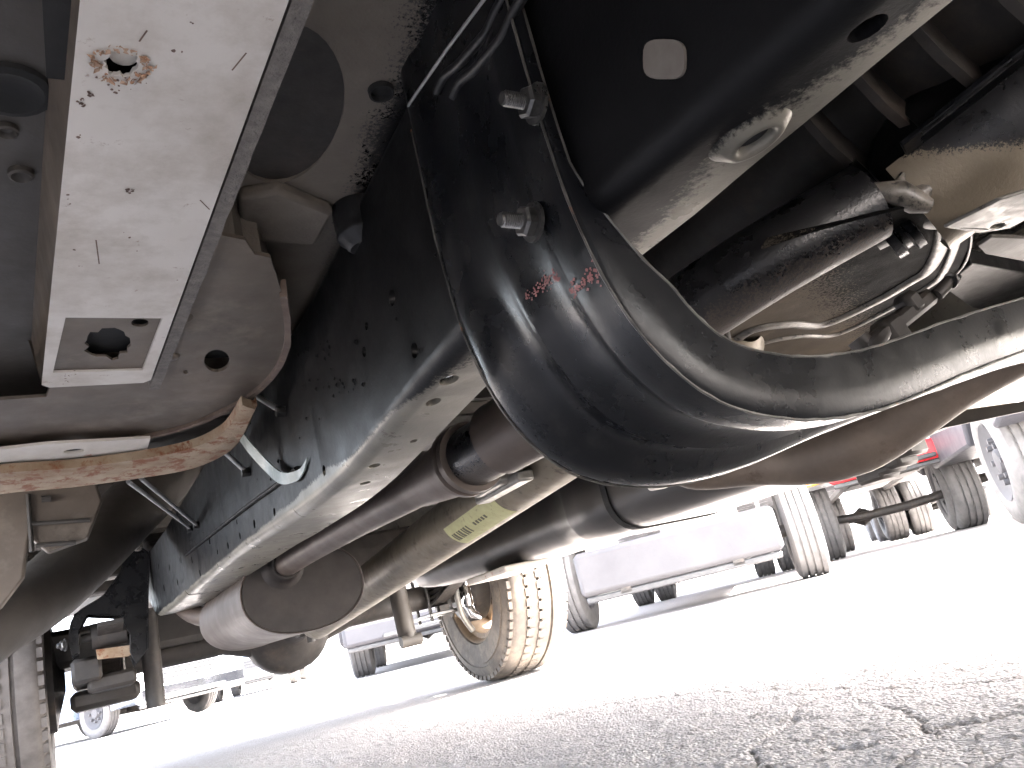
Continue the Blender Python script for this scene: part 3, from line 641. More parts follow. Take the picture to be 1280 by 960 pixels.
# exhaust ------------------------------------------------------
mp = [(.60, .365, .478), (.53, .43, .455), (.47, .52, .430), (.43, .60, .408), (.405, .70, .400), (.39, .80, .398)]
mb = MB(); pts = smoothpath(mp, 6); mb.tube(pts, .034, 28)
ex = part('exhaust_pipe', mb, T['pipefront'], smooth=60, label='brown exhaust pipe with black overspray running beside the driveshaft')
def along(p, q, prof, name, mt, parent=truck, n=28, label=None):
    p = Vector(p); q = Vector(q); ax = (q-p).normalized(); mb = MB(); mb.lathe(prof, p, ax, n); return part(name, mb, T[mt], parent=parent, smooth=35, label=label)
a_, b_ = Vector((.415, .66, .4035)), Vector((.395, .74, .400))
along(a_, b_, [(-.035, .034), (-.033, .039), (.060, .039), (.062, .034)], 'pipe_sleeve', 'exhaust', ex)
a_ = Vector((.392, .775, .398))
along(a_, (.375, 1.2, .405), [(-.004, .03), (-.004, .040), (.004, .041), (.006, .037), (.012, .037), (.014, .041), (.021, .041), (.023, .036), (.023, .03)], 'weld_clamp', 'exhaust', ex)
mb = MB(); pts = smoothpath([(.39, .79, .398), (.383, .86, .398), (.377, .95, .400), (.370, 1.15, .408), (.362, 1.40, .415), (.360, 1.66, .42)], 6)
rs = [max(.0235, .036-.0125*max(0, (p.y-.80)/.12)) for p in pts]; mb.tube(pts, rs, 24); part('tail_section', mb, T['exhaust'], parent=ex, smooth=60)
# muffler: oval can
MC = Vector((.395, 1.62, .372)); mrx, mrz = .120, .083
def oval(y, s_, c=MC, dz=0): return [Vector((c.x+mrx*s_*math.copysign(abs(math.cos(a))**.9, math.cos(a)), y, c.z+dz+mrz*s_*math.copysign(abs(math.sin(a))**.9, math.sin(a)))) for a in [k*2*math.pi/40 for k in range(40)]]
mb = MB(); y0 = MC.y
mb.loft([oval(y0, .97), oval(y0-.006, 1.0), oval(y0-.006, 1.012), oval(y0+.012, 1.016), oval(y0+.016, 1.0), oval(y0+.6, 1.0, dz=.015), oval(y0+.604, 1.016, dz=.015), oval(y0+.62, 1.01, dz=.015), oval(y0+.625, .96, dz=.015)], caps=True)
mf = part('muffler', mb, T['muffler'], smooth=35, label='oval steel muffler with brown stained shell')
mb = MB(); mb.loft([oval(y0-.0045, .975), oval(y0+.002, .93), oval(y0+.006, .6), oval(y0+.004, .25)]); part('end_cap', mb, T['mufflerend'], parent=mf)
along((.360, 1.60, .418), (.360, 1.7, .418), [(-.03, .024), (-.03, .028), (.0, .029), (.012, .036), (.018, .046)], 'inlet_collar', 'mufflerend', mf)
mb = MB(); mb.tube(smoothpath([(.36, 2.2, .40), (.30, 2.45, .43), (.26, 2.7, .52), (.25, 3.1, .60), (.24, 3.5, .56), (.22, 4.2, .50)], 6), .026, 18); part('tail_pipe', mb, T['exhaust'])

# catalytic converter with split heat shield, top right --------------------------------
S0 = at(1075, 232, y=.36); S1 = at(1285, 66, y=.235); ax = (S1-S0).normalized()
side = ax.cross(Vector((0, 0, 1))).normalized(); nrm = side.cross(ax).normalized(); A0 = S0-side*.062-nrm*.004
def shell(t0, t1, r_, ang0, ang1, n=24, th=.002):
    rings = []
    for k in range(n+1):
        a = ang0+(ang1-ang0)*k/n; d = side*math.cos(a)+nrm*math.sin(a)
        rings.append([A0+ax*t0+d*r_, A0+ax*t1+d*r_, A0+ax*t1+d*(r_-th), A0+ax*t0+d*(r_-th)])
    return rings
mb = MB(); mb.lathe([(-.02, .030), (0, .034), (.015, .036), (.03, .050), (.05, .058), (.33, .058), (.36, .035)], A0, ax, 40)
cv = part('catalytic_converter', mb, T['black'], smooth=50, label='catalytic converter in a speckled beige heat shield')
mb = MB(); mb.loft(shell(.022, .34, .066, R(180), R(360), 24)); 
mb.loft([[A0+ax*t+side*s_*e+nrm*h for t, e, h in ((.055, .062, 0), (.34, .062, 0), (.34, .080, 0), (.055, .080, 0), (.055, .080, -.003), (.34, .080, -.003), (.34, .062, -.003), (.055, .062, -.003))] for s_ in (1, 1.001)])
part('lower_shield', mb, T['conv'], parent=cv)
mb = MB(); mb.loft(shell(.060, .33, .062, R(0), R(180), 24)); part('upper_shield', mb, T['black'], parent=cv)
mb = MB()
for s_ in (-1, 1):
    P0 = A0+ax*.04; q = [(0, .060), (.29, .060), (.29, .088), (.0, .088)]
    mb.prism([(a, b) for a, b in q], [], lambda u, v, d, s_=s_: P0+ax*u+side*s_*v+nrm*d, -.0025, .0025)
part('shield_seam', mb, T['member'], parent=cv, bevel=.001)
mb = MB(); mb.lathe([(-.012, .036), (-.012, .047), (-.004, .048), (-.002, .044), (.003, .044), (.005, .050), (.012, .050), (.014, .036)], A0, ax, 36); part('pipe_flange', mb, T['member'], parent=cv)
mb = MB()
c0 = at(1135, 248, y=.335); 
mb.tube([c0+Vector((-.022, .012, .012)), c0+Vector((-.008, .0, .004)), c0+Vector((.004, -.002, -.004)), c0+Vector((.014, -.006, -.010))], [.008, .011, .010, .006], 14)
mb.tube([c0+Vector((.002, .0, -.002)), c0+Vector((.018, -.010, .006)), c0+Vector((.026, -.018, .004))], [.009, .008, .005], 12)
mb.tube([c0+Vector((-.006, .004, .004)), c0+Vector((-.004, .0, .012)), c0+Vector((.0, -.004, .020))], [.009, .008, .004], 10, flat=.6)
part('clamp_knuckle', mb, T['knuckle'], parent=cv, smooth=70)
# lower bracket plate with an oval hole at the right edge
pz = .425; mb = MB(); q = [at(a, b, z=pz) for a, b in ((1180, 285), (1225, 292), (1262, 286), (1330, 250), (1330, 225), (1250, 250))]; hh = at(1247, 283, z=pz)
mb.prism([(v.x, v.y) for v in q], [circ(hh.x, hh.y, .0045, ru=.008)], lambda u, v, d: Vector((u, v, pz+d)), 0, .003); br = part('converter_bracket', mb, T['bare'], bevel=.0012)
mb = MB(); q = [at(a, b, z=.44) for a, b in ((1222, 308), (1232, 318), (1340, 338), (1340, 300), (1240, 296))]
mb.prism([(v.x, v.y) for v in q], [], lambda u, v, d: Vector((u, v, .44+d)), 0, .004); part('hanger_plate', mb, T['browndark'], bevel=.0015)

# transmission, pan, shield ----------------------------------
PZ = .455
mb = MB(); q = [at(a, b, z=PZ) for a, b in ((880, 415), (905, 470), (1000, 480), (1065, 440), (1120, 395), (1195, 345), (1216, 300), (1208, 275), (1150, 255), (960, 300))]
mb.prism([(v.x, v.y) for v in q], [], lambda u, v, d: Vector((u, v, PZ+d)), 0, .003)
pn = part('transmission_shield', mb, T['pan'], label='beige metal shield with pressed ribs, speckled black', bevel=.0015)
def ribmesh(pix, z, r_, flat=.55):
    mb = MB(); pts = smoothpath([at(a, b, z=z) for a, b in pix], 6); mb.tube(pts, r_, 12, flat=flat, up=(0, 0, 1)); return mb
for pix, r_ in ((((912, 432), (940, 412), (985, 405), (1030, 405), (1095, 376), (1140, 350), (1160, 337), (1174, 312), (1180, 285), (1186, 255)), .0075), (((915, 452), (950, 430), (1000, 420), (1045, 418), (1105, 390), (1160, 358), (1178, 342), (1192, 312), (1197, 285), (1203, 255)), .0045)):
    part('pressed_rib', ribmesh(pix, PZ-.0005, r_), T['knuckle'], parent=pn, smooth=60)
mb = MB(); pts = [at(a, b, z=PZ-.001) for a, b in ((1000, 478), (1065, 438), (1120, 393), (1195, 343), (1214, 300), (1206, 272))]; mb.tube(smoothpath(pts, 5), .0013, 8); part('shield_edge', mb, T['knuckle'], parent=pn)
mb = MB(); pts = [at(a, b, z=PZ-.001) for a, b in ((908, 405), (918, 455))]; mb.tube(pts, .0022, 8); part('seam', mb, T['browndark'], parent=pn)
# gearbox casting behind
mb = MB()
rr = [(-.55, .13), (-.1, .13), (.0, .115), (.30, .10), (.34, .085), (.55, .075), (.60, .055), (.70, .05), (.72, .04)]
mb.lathe([(a, b) for a, b in rr], Vector((.70, .0, .64)), (0, 1, -.06), 28)
for k in range(9): mb.lathe([(k*.055-.06, .10), (k*.055-.06, .125), (k*.055-.052, .125), (k*.055-.052, .10)], Vector((.70, .0, .64)), (0, 1, -.06), 28)
gb = part('gearbox', mb, T['axle'], label='dark ribbed gearbox casting')
# linkage casting hanging just above the crossmember
cc = at(1125, 402, y=.42); Rm = Matrix.Translation(cc) @ Matrix.Rotation(R(-24), 4, 'Y') @ Matrix.Rotation(R(-12), 4, 'Z'); mb = MB()
mb.box((-.058, -.008, -.007), (.050, .010, .009), bev=.004, mtx=Rm); mb.box((-.030, -.014, -.016), (-.006, .012, .012), bev=.005, mtx=Rm); mb.box((.012, -.010, -.004), (.032, .012, .018), bev=.005, mtx=Rm)
mb.tube([Rm @ Vector((-.052, -.004, -.012)), Rm @ Vector((-.052, .0, .012))], .010, 14); mb.tube([Rm @ Vector((.045, -.01, 0)), Rm @ Vector((.064, -.016, .004))], .006, 10)
lk = part('shift_linkage', mb, T['axle'], smooth=40)
bolt(Rm @ Vector((.060, -.018, .004)), (1, -.3, .2), .004, .010, lk)
mb = MB(); c1 = at(1100, 423, y=.40); mb.lathe([(-.004, 0), (-.004, .010), (.0, .012), (.004, .009), (.006, .004), (.006, 0)], c1, (.3, -.6, -1), 18); part('cap_nut', mb, T['axle'], parent=lk)
mb = MB(); q = [at(a, b, z=.47) for a, b in ((1180, 360), (1215, 330), (1300, 345), (1300, 400), (1215, 385))]
mb.prism([(v.x, v.y) for v in q], [], lambda u, v, d: Vector((u, v, .47+d)), 0, .02); part('tunnel_brace', mb, T['black'], bevel=.002)

# trans tail crossmember bracket near driveshaft
mb = MB(); mb.box((.575, 1.07, .418), (.665, 1.17, .50), bev=.006); mb.box((.595, 1.04, .412), (.625, 1.20, .43), bev=.003); mb.box((.66, 1.08, .505), (1.1, 1.16, .54), bev=.004); mb.box((.285, 1.08, .505), (.60, 1.16, .54), bev=.004)
cb = part('bearing_carrier', mb, T['bare'], label='grey centre bearing carrier bolted across the frame', bevel=.003)
p = at(640, 582, y=1.069); mb = MB(); mb.box((p.x-.014, 1.060, p.z-.012), (p.x+.014, 1.070, p.z+.012), bev=.003); part('square_tab', mb, T['axle'], parent=cb)

# driveshaft --------------------------------------------------
D0 = Vector((.675, .60, .478)); D1 = Vector((.675, 2.72, .352)); dax = (D1-D0).normalized(); DL = (D1-D0).length
mb = MB(); mb.lathe([(0, .03), (.02, .05), (.05, .0525), (DL-.06, .0525), (DL-.03, .046), (DL, .034), (DL, 0)], D0, dax, 40)
ds = part('driveshaft', mb, T['shaft'], smooth=50, label='yellowish weathered driveshaft tube')
mb = MB()
for s_ in (-1, 1): mb.box((-.012, -.005, -.03), (.012, .06, .03), bev=.004, mtx=Matrix.Translation(D1+Vector((s_*.035, .0, 0))))
mb.tube([D1+Vector((-.05, .05, 0)), D1+Vector((.05, .05, 0))], .014, 12); mb.tube([D1+Vector((0, .05, -.05)), D1+Vector((0, .05, .05))], .014, 12)
part('universal_joint', mb, T['axle'], parent=ds)
# paper tags stuck on the tube, with faded print
dside = dax.cross(Vector((0, 0, 1))).normalized(); dn = dside.cross(dax).normalized()
def patch(t0, t1, a0, a1, r_, name, mt, lbl=None):
    mb = MB(); n = 8; rings = []
    for k in range(n+1):
        a = a0+(a1-a0)*k/n; d = dside*math.cos(a)+dn*math.sin(a); rings.append([D0+dax*t0+d*r_, D0+dax*t1+d*r_, D0+dax*t1+d*(r_-.0006), D0+dax*t0+d*(r_-.0006)])
    mb.loft(rings); return part(name, mb, T[mt], parent=ds, label=lbl)
_near = math.atan2((CAM-D0).dot(dn), (CAM-D0).dot(dside))
AC = R(205)
patch(.60, .82, AC-.1, AC+1.0, .0531, 'paper_tag', 'sticker', 'faded yellow green paper tag')
for k in range(7):
    t = .74+k*.011; patch(t, t+.004+.003*(k % 2), AC+.25, AC+.62, .0536, 'tag_print', 'ink')
for k in range(5):
    t = .66+k*.012; patch(t, t+.006, AC+.3, AC+.45, .0536, 'tag_print', 'ink')

# fuel tank ---------------------------------------------------
def rrect(cx, cz, w_, h_, r_, y, n=6):
    out = []
    for qx, qz, a0 in ((1, 1, 0), (-1, 1, 90), (-1, -1, 180), (1, -1, 270)):
        for k in range(n+1):
            a = R(a0+90*k/n); out.append(Vector((cx+qx*(w_/2-r_)+r_*math.cos(a), y, cz+qz*(h_/2-r_)+r_*math.sin(a))))
    return out
mb = MB(); rings = []
for y, sc, dx, dzb in ((.70, .5, 0, .03), (.715, .8, 0, .01), (.74, .93, 0, 0), (.80, .97, 0, 0), (1.02, 1, 0, 0), (1.13, 1, 0, 0), (1.145, .985, 0, 0), (1.185, .985, 0, 0), (1.20, 1, 0, 0), (1.30, 1.0, 0, 0), (1.36, .90, .02, .0), (1.44, .86, .025, .0), (1.8, .86, .025, .0), (2.2, .84, .025, .01), (2.34, .8, .025, .02), (2.42, .68, .025, .03), (2.46, .4, .025, .05)):
    rings.append(rrect(.975+dx, .432+dzb*.5-.015*(y-1.2)*-1, .29*sc, .225*(sc*.6+.4)-dzb, min(.06, .1*sc), y))
mb.loft(rings); tk = part('fuel_tank', mb, T['tank'], smooth=60, label='long black fuel tank between driveshaft and far rail')
def band(y, sc, name, mt, wd=.016):
    mb = MB(); r0_ = rrect(.975, .432, .29*sc+.006, .225*(sc*.6+.4)+.006, .062, y); r1_ = [p+Vector((0, wd, 0)) for p in r0_]; r2_ = [Vector((.975+(p.x-.975)*.97, p.y, .432+(p.z-.432)*.97)) for p in r1_]; r3_ = [p-Vector((0, wd, 0)) for p in r2_]
    mb.loft([r0_, r1_, r2_, r3_, r0_], caps=False); return part(name, mb, T[mt], parent=tk)
band(1.155, .985, 'tank_strap', 'hole'); 
mb = MB(); p = at(605, 722, x=.86); mb.box((p.x-.004, p.y-.12, p.z-.006), (p.x+.12, p.y+.10, p.z+.010), bev=.004); part('drain_tab', mb, T['whitestrip'], parent=tk, bevel=.002)

# exhaust heat shield / left bank converter behind the crossmember (brown) ---------------
pts = [at(a, b, x=xx) for a, b, xx in ((835, 588, .62), (880, 588, .66), (940, 578, .70), (1020, 570, .73), (1080, 548, .75), (1130, 520, .77), (1200, 478, .80), (1300, 430, .84))]
mb = MB(); ps = smoothpath(pts, 5); nn = len(ps)
rs = [np.interp(i/(nn-1), [0, .1, .3, .55, .75, .9, 1], [.012, .022, .028, .035, .030, .024, .02]) for i in range(nn)]
mb.tube(ps, rs, 22); hs_ = part('side_converter', mb, T['shield'], smooth=60, label='brown dusty heat shield behind the crossmember')
mb = MB(); p = at(828, 603, x=.66); mb.box((p.x-.012, p.y-.02, p.z-.006), (p.x+.018, p.y+.02, p.z+.008), bev=.003); part('shield_tab', mb, T['whitestrip'], parent=hs_, bevel=.002)
mb = MB()
for a, b in ((1118, 574), (1105, 582), (1130, 560), (1096, 590)): p = at(a, b, x=.9); mb.box((p.x-.02, p.y-.02, p.z-.012), (p.x+.02, p.y+.02, p.z+.012), bev=.004)
part('hanger_clips', mb, T['axle'])
mb = MB(); q = [at(a, b, x=1.25) for a, b in ((1040, 545), (1150, 520), (1290, 500), (1290, 512), (1180, 535), (1120, 560), (1060, 585))]
mb.prism([(v.y, v.z) for v in q], [], lambda u, v, d: Vector((1.25+d, u, v)), 0, .02); part('sill_brace', mb, T['browndark'])

# far rocker sill ------------------------------------------------
def sweep_y(poly, ys, zoff, mt, name, **k):
    mb = MB(); mb.loft([[Vector((x, y, z+zoff(y))) for x, z in poly] for y in ys]); return part(name, mb, T[mt], **k)
sweep_y([(1.42, .62), (1.42, .50), (1.56, .485), (1.60, .455), (1.70, .445), (1.74, .47), (1.75, .62)], [-.5, .5, .7, .85, 1.0, 1.2, 1.5], lambda y: -.065+.065*min(1, max(0, (y-.6)/.45)), 'sill', 'far_sill', label='beige dusty far side sill')
bpy.context.view_layer.update()

# outer body ---------------------------------------------------
def arch(cy, r_, zb, n=16):
    a0 = math.asin(min(.99, (zb-.40)/r_)); return [(cy-r_*math.cos(a), .40+r_*math.sin(a)) for a in [a0+(math.pi-2*a0)*k/n for k in range(n+1)]]
side = [(-1.35, .55)]+arch(-.80, .50, .42)+[(1.2, .40), (1.22, .66)]+arch(3.15, .50, .66)+[(4.35, .66), (4.38, 1.25), (1.24, 1.28), (1.22, 1.30), (1.10, 1.85), (-.1, 1.86), (-.55, 1.3), (-1.5, 1.2), (-1.65, .9), (-1.6, .55)]
for x0, x1, nm in ((-.400, -.375, 'body_side'), (1.745, 1.77, 'body_side')):
    mb = MB(); mb.prism(side, [], lambda u, v, d, x0=x0: Vector((x0+d, u, v)), 0, x1-x0); part(nm, mb, T['white'], bevel=.004)
mb = MB(); mb.box((-.374, 1.26, .80), (1.744, 4.33, .82)); 
for k in range(7): mb.box((-.2, 1.4+k*.44, .745), (1.55, 1.5+k*.44, .80), bev=.008)
part('bed_floor', mb, T['browndark'])
mb = MB(); mb.box((-.374, 4.30, .70), (1.744, 4.36, 1.25)); part('tailgate', mb, T['white'])
mb = MB(); mb.box((-.374, -1.60, .55), (1.744, -1.56, 1.2)); mb.box((-.374, -1.56, 1.18), (1.744, 1.2, 1.22)); mb.box((-.374, -1.02, .5), (1.744, -1.0, 1.18)); part('hood_and_firewall', mb, T['white'])
mb = MB(); mb.box((-.374, -.1, 1.82), (1.744, 1.1, 1.85)); part('roof', mb, T['white'])
mb = MB(); mb.box((-.36, 4.40, .50), (1.73, 4.52, .64), bev=.02); part('rear_bumper', mb, T['trim'])
mb = MB(); sw = .24
mb.lathe([(0, .22), (-.02, .27), (-.02, .33), (.0, .37), (.05, .385), (.17, .385), (.22, .37), (.24, .33), (.24, .27), (.22, .22)], (.66, 3.80, .46), (0, 0, 1), 48, closed=True); spr = part('spare_tyre', mb, T['tyredark'])
mb = MB(); mb.lathe([(.03, .225), (.05, .20), (.12, .18), (.12, 0)], (.66, 3.80, .46), (0, 0, 1), 40); part('spare_rim', mb, T['rim'], parent=spr)
mb = MB(); mb.box((.289, 4.18, .48), (1.09, 4.28, .62), bev=.01); part('rear_frame_crossmember', mb, T['axle'])
mb = MB(); mb.box((-.36, -.55, .27), (-.28, 1.22, .33), bev=.015); mb.box((-.372, -.55, .33), (-.355, 1.22, .42)); part('near_light_block', mb, T['trim'])  # unseen low step, added to block light from the near side
mb = MB(); mb.lathe([(-.02, 0), (-.02, .16), (.0, .17), (.03, .17), (.04, .12), (.06, .05), (.06, 0)], (-.10, 3.13, .385), (1, 0, 0), 30); part('near_backing_plate', mb, T['axle'])
mb = MB(); mb.box((-.10, 3.02, .40), (.40, 3.30, .52), bev=.02); mb.box((-.02, 2.72, .33), (.06, 3.3, .40), bev=.01); part('axle_clutter', mb, T['axle'])
mb = MB(); mb.box((-.03, 2.98, .26), (.17, 3.32, .32), bev=.015); mb.box((.02, 2.75, .30), (.15, 3.1, .345), bev=.01); part('spring_plate', mb, T['axle'])
# near inner wheelhouse: dark rounded lining with a pale panel above
mb = MB(); pts = smoothpath([at(a, b, y=yy) for a, b, yy in ((-90, 850, 1.75), (-20, 790, 1.8), (50, 745, 1.9), (110, 690, 2.0), (160, 640, 2.15), (210, 590, 2.3))], 5)
mb.tube(pts, [.075+.02*i/25 for i in range(len(pts))], 20, flat=.8); part('wheelhouse_lining', mb, T['browndark'], smooth=60)
mb = MB(); q = [at(a, b, y=1.62) for a, b in ((-80, 600), (120, 600), (128, 625), (110, 672), (60, 690), (36, 670), (30, 720), (0, 760), (-80, 780))]
mb.prism([(v.x, v.z) for v in q], [], lambda u, v, d: Vector((u, 1.62+d, v)), 0, .03); bx_ = part('bed_corner_panel', mb, T['bracket'], label='dusty pale corner panel of the bed', bevel=.004)
mb = MB()
for a, b in (((35, 618), (40, 690)), ((40, 655), (112, 650)), ((45, 682), (95, 678))): mb.tube([at(*a, y=1.615), at(*b, y=1.615)], .004, 8)
mb.tube([at(52, 624, y=1.612), at(64, 623, y=1.612)], .006, 6)
part('panel_seam', mb, T['browndark'], parent=bx_)

# rear axle ------------------------------------------------------
AY = 3.15; AZ = .385
mb = MB(); mb.tube([(-.02, AY, AZ), (.45, AY, AZ), (.58, AY, AZ), (.78, AY, AZ), (.92, AY, AZ), (1.40, AY, AZ)], [.045, .048, .09, .09, .05, .045], 20)
axl = part('rear_axle', mb, T['axle'], smooth=60, label='rear axle tube with round differential')
mb = MB(); mb.lathe([(-.14, .0), (-.13, .06), (-.09, .12), (-.02, .155), (.05, .15), (.08, .12), (.12, .06), (.2, .045), (.28, .042), (.29, 0)], (.68, AY, AZ-.01), (0, -1, -.03), 28)
for k in range(10):
    a = k*2*math.pi/10; mb.box((-.01, -.01, -.012), (.01, .01, .012), mtx=Matrix.Translation((.68+.135*math.cos(a), AY-.02, AZ+.135*math.sin(a))))
part('differential', mb, T['axle'], parent=axl, smooth=50)
bolt((.68, AY-.30, AZ-.02), (0, -1, 0), .014, .03, axl)

def wheel(x_in, x_out, cy, cz, r_, side_in, tyremat, name='rear_wheel', label=None, W2=None):
    """side_in: +1 when the inner sidewall looks towards +x"""
    w_ = x_out-x_in; c = Vector((x_in, cy, cz)); n = 96
    e = Vector((1, 0, 0))
    ribs = []; g = .010
    prof = [(w_*.10, r_*.56), (w_*.02, r_*.60), (0, r_*.70), (-.002, r_*.80), (w_*.01, r_*.80), (w_*.01, r_*.83), (-.001, r_*.84), (w_*.02, r_*.92), (w_*.07, r_*.975), (w_*.10, r_*.985)]
    for k in range(4):
        u0_ = .12+k*.20; prof += [(w_*u0_, r_*(.993+.004*(k in (1, 2)))), (w_*(u0_+.15), r_*(.993+.004*(k in (1, 2)))), (w_*(u0_+.155), r_*.968), (w_*(u0_+.195), r_*.968)]
    prof = prof[:-2]+[(w_*.90, r_*.985), (w_*.93, r_*.975), (w_*.98, r_*.92), (w_*1.0, r_*.8), (w_*1.0, r_*.7), (w_*.98, r_*.6), (w_*.90, r_*.56)]
    root = part(name, MB().lathe([(w_*.45, .04), (w_*.45, .07), (w_*.60, .07), (w_*.60, .04)], c, e, 20), T['axle'], label=label)
    mb = MB(); mb.lathe(prof, c, e, n, closed=True)
    for k in range(60):
        for u_, wd in ((.045, .075), (.33, .12), (.53, .12), (.955, .075)):
            a = (k+(.5 if u_ > .4 else 0))*2*math.pi/60; 
            m4 = Matrix.Translation(c) @ Matrix.Rotation(a, 4, 'X') @ Matrix.Translation((w_*u_, 0, r_*(1.000 if .1 < u_ < .9 else .955)))
            mb.box((-w_*wd*.5, -r_*.036, -.012), (w_*wd*.5, r_*.036, .0035 if .1 < u_ < .9 else .006), mtx=m4)
    part('tyre', mb, tyremat, parent=root, smooth=40)
    mb = MB(); rp = [(w_*.06, r_*.60), (w_*.04, r_*.585), (w_*.06, r_*.565), (w_*.14, r_*.55), (w_*.16, r_*.50), (w_*.45, r_*.48), (w_*.55, r_*.47)]
    mb.lathe(rp, c, e, 64)
    for k in range(8):
        a = k*2*math.pi/8; m4 = Matrix.Translation(c) @ Matrix.Rotation(a, 4, 'X'); mb.box((w_*.5, -.03, .06), (w_*.56, .03, r_*.48), mtx=m4, bev=.004)
    mb.lathe([(w_*.50, .0), (w_*.50, .105), (w_*.56, .11), (w_*.56, 0)], c, e, 32)
    mb.lathe([(w_*.94, r_*.60), (w_*.96, r_*.585), (w_*.9, r_*.56), (w_*.6, r_*.49), (w_*.55, r_*.47)], c, e, 64)
    part('rim', mb, T['rim'], parent=root, smooth=40)
    return root
rw = wheel(1.43, 1.70, AY, AZ, AZ, -1, T['tyre'], label='far rear wheel with sunlit dusty tread')
# mirror for the near wheel: build at its own place
wheel(-.345, -.085, AY-.02, AZ, AZ, 1, T['tyredark'], label='near rear wheel at the left edge, tread facing the camera')
# brake, backing and cables on the far wheel
mb = MB(); mb.lathe([(-.03, .0), (-.03, .12), (-.015, .135), (.05, .135), (.06, .12), (.06, 0)], (1.43, AY, AZ), (1, 0, 0), 30); part('brake_drum', mb, T['axle'], parent=rw)
mb = MB(); p = Vector((1.385, AY-.10, AZ-.03)); mb.box(p-Vector((.02, .03, .05)), p+Vector((.02, .03, .05)), bev=.012); mb.tube([p+Vector((0, 0, -.04)), p+Vector((.005, -.02, -.08)), p+Vector((.03, -.03, -.10))], [.02, .018, .012], 10); mb.tube([p+Vector((0, -.02, .04)), p+Vector((-.01, -.04, .1))], [.014, .01], 10)
part('brake_caliper', mb, T['chrome'], parent=rw, smooth=60)
mb = MB(); mb.tube(smoothpath([(1.37, AY-.06, AZ+.13), (1.33, AY-.13, AZ+.0), (1.34, AY-.12, AZ-.10), (1.38, AY-.10, AZ-.17)], 6), .012, 10); part('brake_hose', mb, T['bare'], parent=rw)
# leaf springs, shocks, hangers
for xs_ in (.085, 1.275):
    mb = MB()
    for k in range(4):
        hl = .62-.12*k; pts = [(xs_, AY-hl+2*hl*t/10, AZ+.02-.02*k-.055*(1-((t-5)/5)**2)*1.0+.055) for t in range(11)]
        mb.loft([[Vector((xs_-.032, p[1], p[2])), Vector((xs_+.032, p[1], p[2])), Vector((xs_+.032, p[1], p[2]+.012)), Vector((xs_-.032, p[1], p[2]+.012))] for p in pts])
    lsx = part('leaf_spring', mb, T['axle'])
    mb = MB()
    for dy in (-.07, .07):
        mb.tube([(xs_-.045, AY+dy, AZ+.09), (xs_-.045, AY+dy, AZ-.10)], .008, 8); mb.tube([(xs_+.045, AY+dy, AZ+.09), (xs_+.045, AY+dy, AZ-.10)], .008, 8)
    mb.box((xs_-.06, AY-.10, AZ-.085), (xs_+.06, AY+.10, AZ-.07), bev=.003); part('spring_bolts', mb, T['zinc'], parent=lsx)
p = at(508, 770, y=2.95); mb = MB(); mb.tube([p+Vector((0, 0, -.10)), p+Vector((0, .0, -.07)), p+Vector((0, .03, -.069)), p+Vector((0, .06, .25))], [.02, .02, .035, .035], 16); mb.tube([p+Vector((-.04, 0, -.09)), p+Vector((.04, 0, -.09))], .022, 12)
part('shock_absorber', mb, T['browndark'], smooth=50)
p = at(192, 850, y=2.9); mb = MB(); mb.tube([p+Vector((0, 0, -.08)), p+Vector((0, .0, .22))], [.028, .030], 14); part('shock_absorber', mb, T['axle'], smooth=50)
# front spring hanger on the near rail: stamped cup bracket
HY = 2.62
def hp_(a, b): v = at(a, b, y=HY); return (v.x, v.z)
mb = MB(); q = [hp_(a, b) for a, b in ((186, 690), (184, 812), (170, 832), (162, 815), (162, 792), (150, 770), (110, 768), (98, 790), (100, 818), (90, 822), (86, 790), (92, 768), (128, 745), (150, 715), (158, 685), (170, 678))]
mb.prism(q, [], lambda u, v, d: Vector((u, HY+d, v)), 0, .006); hg = part('spring_hanger', mb, T['member'], label='glossy black stamped hanger of the near leaf spring', bevel=.002)
mb = MB(); mb.prism(q, [], lambda u, v, d: Vector((u, HY+.09+d, v)), 0, .006); part('hanger_plate', mb, T['member'], parent=hg, bevel=.002)
def flange(pix, name, wd=.07, mt='member'):
    mb = MB(); pts = smoothpath([at(a, b, y=HY) for a, b in pix], 5); mb.loft([[p+Vector((0, -.004, 0)), p+Vector((0, wd, 0)), p+Vector((.004, wd, .004)), p+Vector((.004, -.004, .004))] for p in pts]); part(name, mb, T[mt], parent=hg)
flange(((158, 683), (150, 715), (128, 745), (94, 768), (86, 792), (90, 822)), 'hanger_flange', .09); flange(((186, 690), (184, 750), (184, 812)), 'hanger_flange', .09)
mb = MB(); a0_ = at(136, 792, y=HY+.045); mb.tube([a0_+Vector((-.045, 0, 0)), a0_+Vector((.045, 0, 0))], .036, 20); mb.tube([a0_+Vector((-.07, 0, 0)), a0_+Vector((.07, 0, 0))], .012, 10); part('spring_eye', mb, T['axle'], parent=hg, smooth=40)
mb = MB(); q = [at(a, b, y=HY+.02) for a, b in ((120, 812), (165, 806), (185, 795), (184, 806), (160, 820), (122, 824))]; mb.prism([(v.x, v.z) for v in q], [], lambda u, v, d: Vector((u, HY+.02+d, v)), 0, .03); part('rusty_lip', mb, T['rust'], parent=hg)
bolt(at(172, 683, y=HY-.01), (-.2, -1, 0), .008, .02, hg); bolt(at(82, 806, y=HY), (-1, -.3, 0), .009, .02, hg)
mb = MB(); mb.box((.289, HY-.05, .47), (1.09, HY+.03, .60), bev=.01); part('frame_crossmember', mb, T['axle'])
mb = MB(); mb.box((.289, 1.50, .50), (1.09, 1.60, .59), bev=.01); part('frame_crossmember', mb, T['axle'])
# front wheels (outside the frame, for the shade they cast)
wheel(1.43, 1.70, -.80, AZ, AZ, -1, T['tyre'], name='front_wheel'); wheel(-.345, -.085, -.80, AZ, AZ, 1, T['tyredark'], name='front_wheel')

